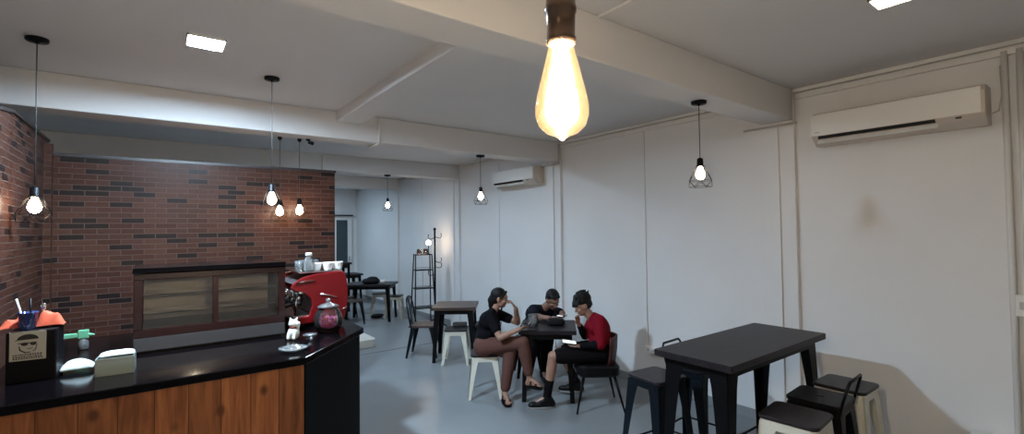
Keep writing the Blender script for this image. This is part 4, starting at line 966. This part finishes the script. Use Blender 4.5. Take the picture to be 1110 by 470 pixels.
sb_ = thing('globe_lamp', 'small round lit lamp on top of the ladder shelf beside the coat stand', 'lamp', (4.125, 8.09, 1.352))
MB().lathe([(0.028, 0), (0.028, 0.01), (0.008, 0.02), (0.008, 0.16), (0.02, 0.17), (0.02, 0.18)], n=16).build('lamp_base', BLACKM, sb_)
MB().ell((0, 0, 0.212), (0.044, 0.044, 0.046)).build('bulb', BULBM, sb_)
cs_ = thing('coat_stand', 'black coat stand with curved hooks beside the ladder shelf', 'coat stand', (4.20, 7.98, 0))
MB().tube([(0, 0, 0.02), (0, 0, 1.80)], 0.018, 12).ell((0, 0, 1.82), (0.028, 0.028, 0.032)).build('pole', BLACKM, cs_)
for i in range(4):
    a = PI / 4 + i * PI / 2; MB().tube([(0.01 * math.cos(a), 0.01 * math.sin(a), 0.14), (0.10 * math.cos(a), 0.10 * math.sin(a), 0.09), (0.22 * math.cos(a), 0.22 * math.sin(a), 0.012)], 0.011, 8).build('foot', BLACKM, cs_)
for z, a in ((1.68, R(-37)), (1.66, R(143)), (1.22, R(-37)), (1.36, R(60)), (1.12, R(-30)), (0.98, R(150))):
    ca, sa = math.cos(a), math.sin(a)
    MB().tube([(0.01 * ca, 0.01 * sa, z), (0.06 * ca, 0.06 * sa, z - 0.025), (0.11 * ca, 0.11 * sa, z - 0.02), (0.125 * ca, 0.125 * sa, z + 0.01), (0.12 * ca, 0.12 * sa, z + 0.05)], 0.007, 8).ell((0.12 * ca, 0.12 * sa, z + 0.055), (0.011, 0.011, 0.011)).build('hook', BLACKM, cs_)

# ================================================================ FAR TABLES
ft = table('dining_table', 'black table with a dark bag on it in the farthest bay', 0.95, 0.62, 0.74, TABLEW, BLACKM, 0.05, 0.03, 0.08)
ft.location = (3.52, 9.45, 0); ft.rotation_euler = (0, 0, R(-37))
tag(MB().slab(rrect(0.34, 0.22, 0.08, 6), 0, 0.10, 0.035).ell((0.03, 0, 0.10), (0.11, 0.08, 0.045)).build('dark_backpack', MATS['bag_black']), 'dark bag lying on the far black table', 'bag')
bpy.data.objects['dark_backpack'].location = (3.48, 9.35, 0.7405); bpy.data.objects['dark_backpack'].rotation_euler = (0, 0, R(-37))
tag(MB().lathe([(0.03, 0), (0.05, 0.02), (0.055, 0.07), (0.05, 0.072), (0.001, 0.02)], n=16).build('white_bowl', WHITEP), 'white bowl at the right of the dark bag on the far table', 'bowl').location = (3.68, 9.24, 0.7405)
fc = copy_tree(c1); fc.location = (3.13, 9.35, 0); fc.rotation_euler = (0, 0, R(70)); fc['label'] = 'dark metal chair at the left end of the far table, beside the red coffee machine'
fc2 = copy_tree(c1); fc2.location = (3.10, 9.9, 0); fc2.rotation_euler = (0, 0, R(40)); fc2['label'] = 'dark metal chair behind the left end of the far table, mostly hidden'
f1 = dup(s1, (3.89, 9.97, 0), R(-20), 'cream low stool behind the far table, under its edge', 'low cream stools')
f2 = dup(s1, (3.99, 9.36, 0), R(-37), 'cream low stool right of the far table', 'low cream stools')
sh_ = thing('pair_of_slippers', 'dark shoes lying on the floor under the far table', 'shoes', (3.70, 9.60, 0), R(-30))
for s in (-1, 1): MB().ell((0.0, s * 0.07, 0.035), (0.13, 0.05, 0.034)).build('slipper', BLACKP, sh_)
ft2 = table('dining_table', 'small dark table at the very back beyond the far table', 0.62, 0.6, 0.74, TABLEW, BLACKM, 0.05, 0.03, 0.08)
ft2.location = (3.85, 12.0, 0)
bt2 = table('bar_table', 'narrow tall black table near the glass door at the back', 0.34, 0.5, 1.10, TABLEW, BLACKM, 0.04, 0.0, 0.06)
bt2.location = (3.36, 10.9, 0)
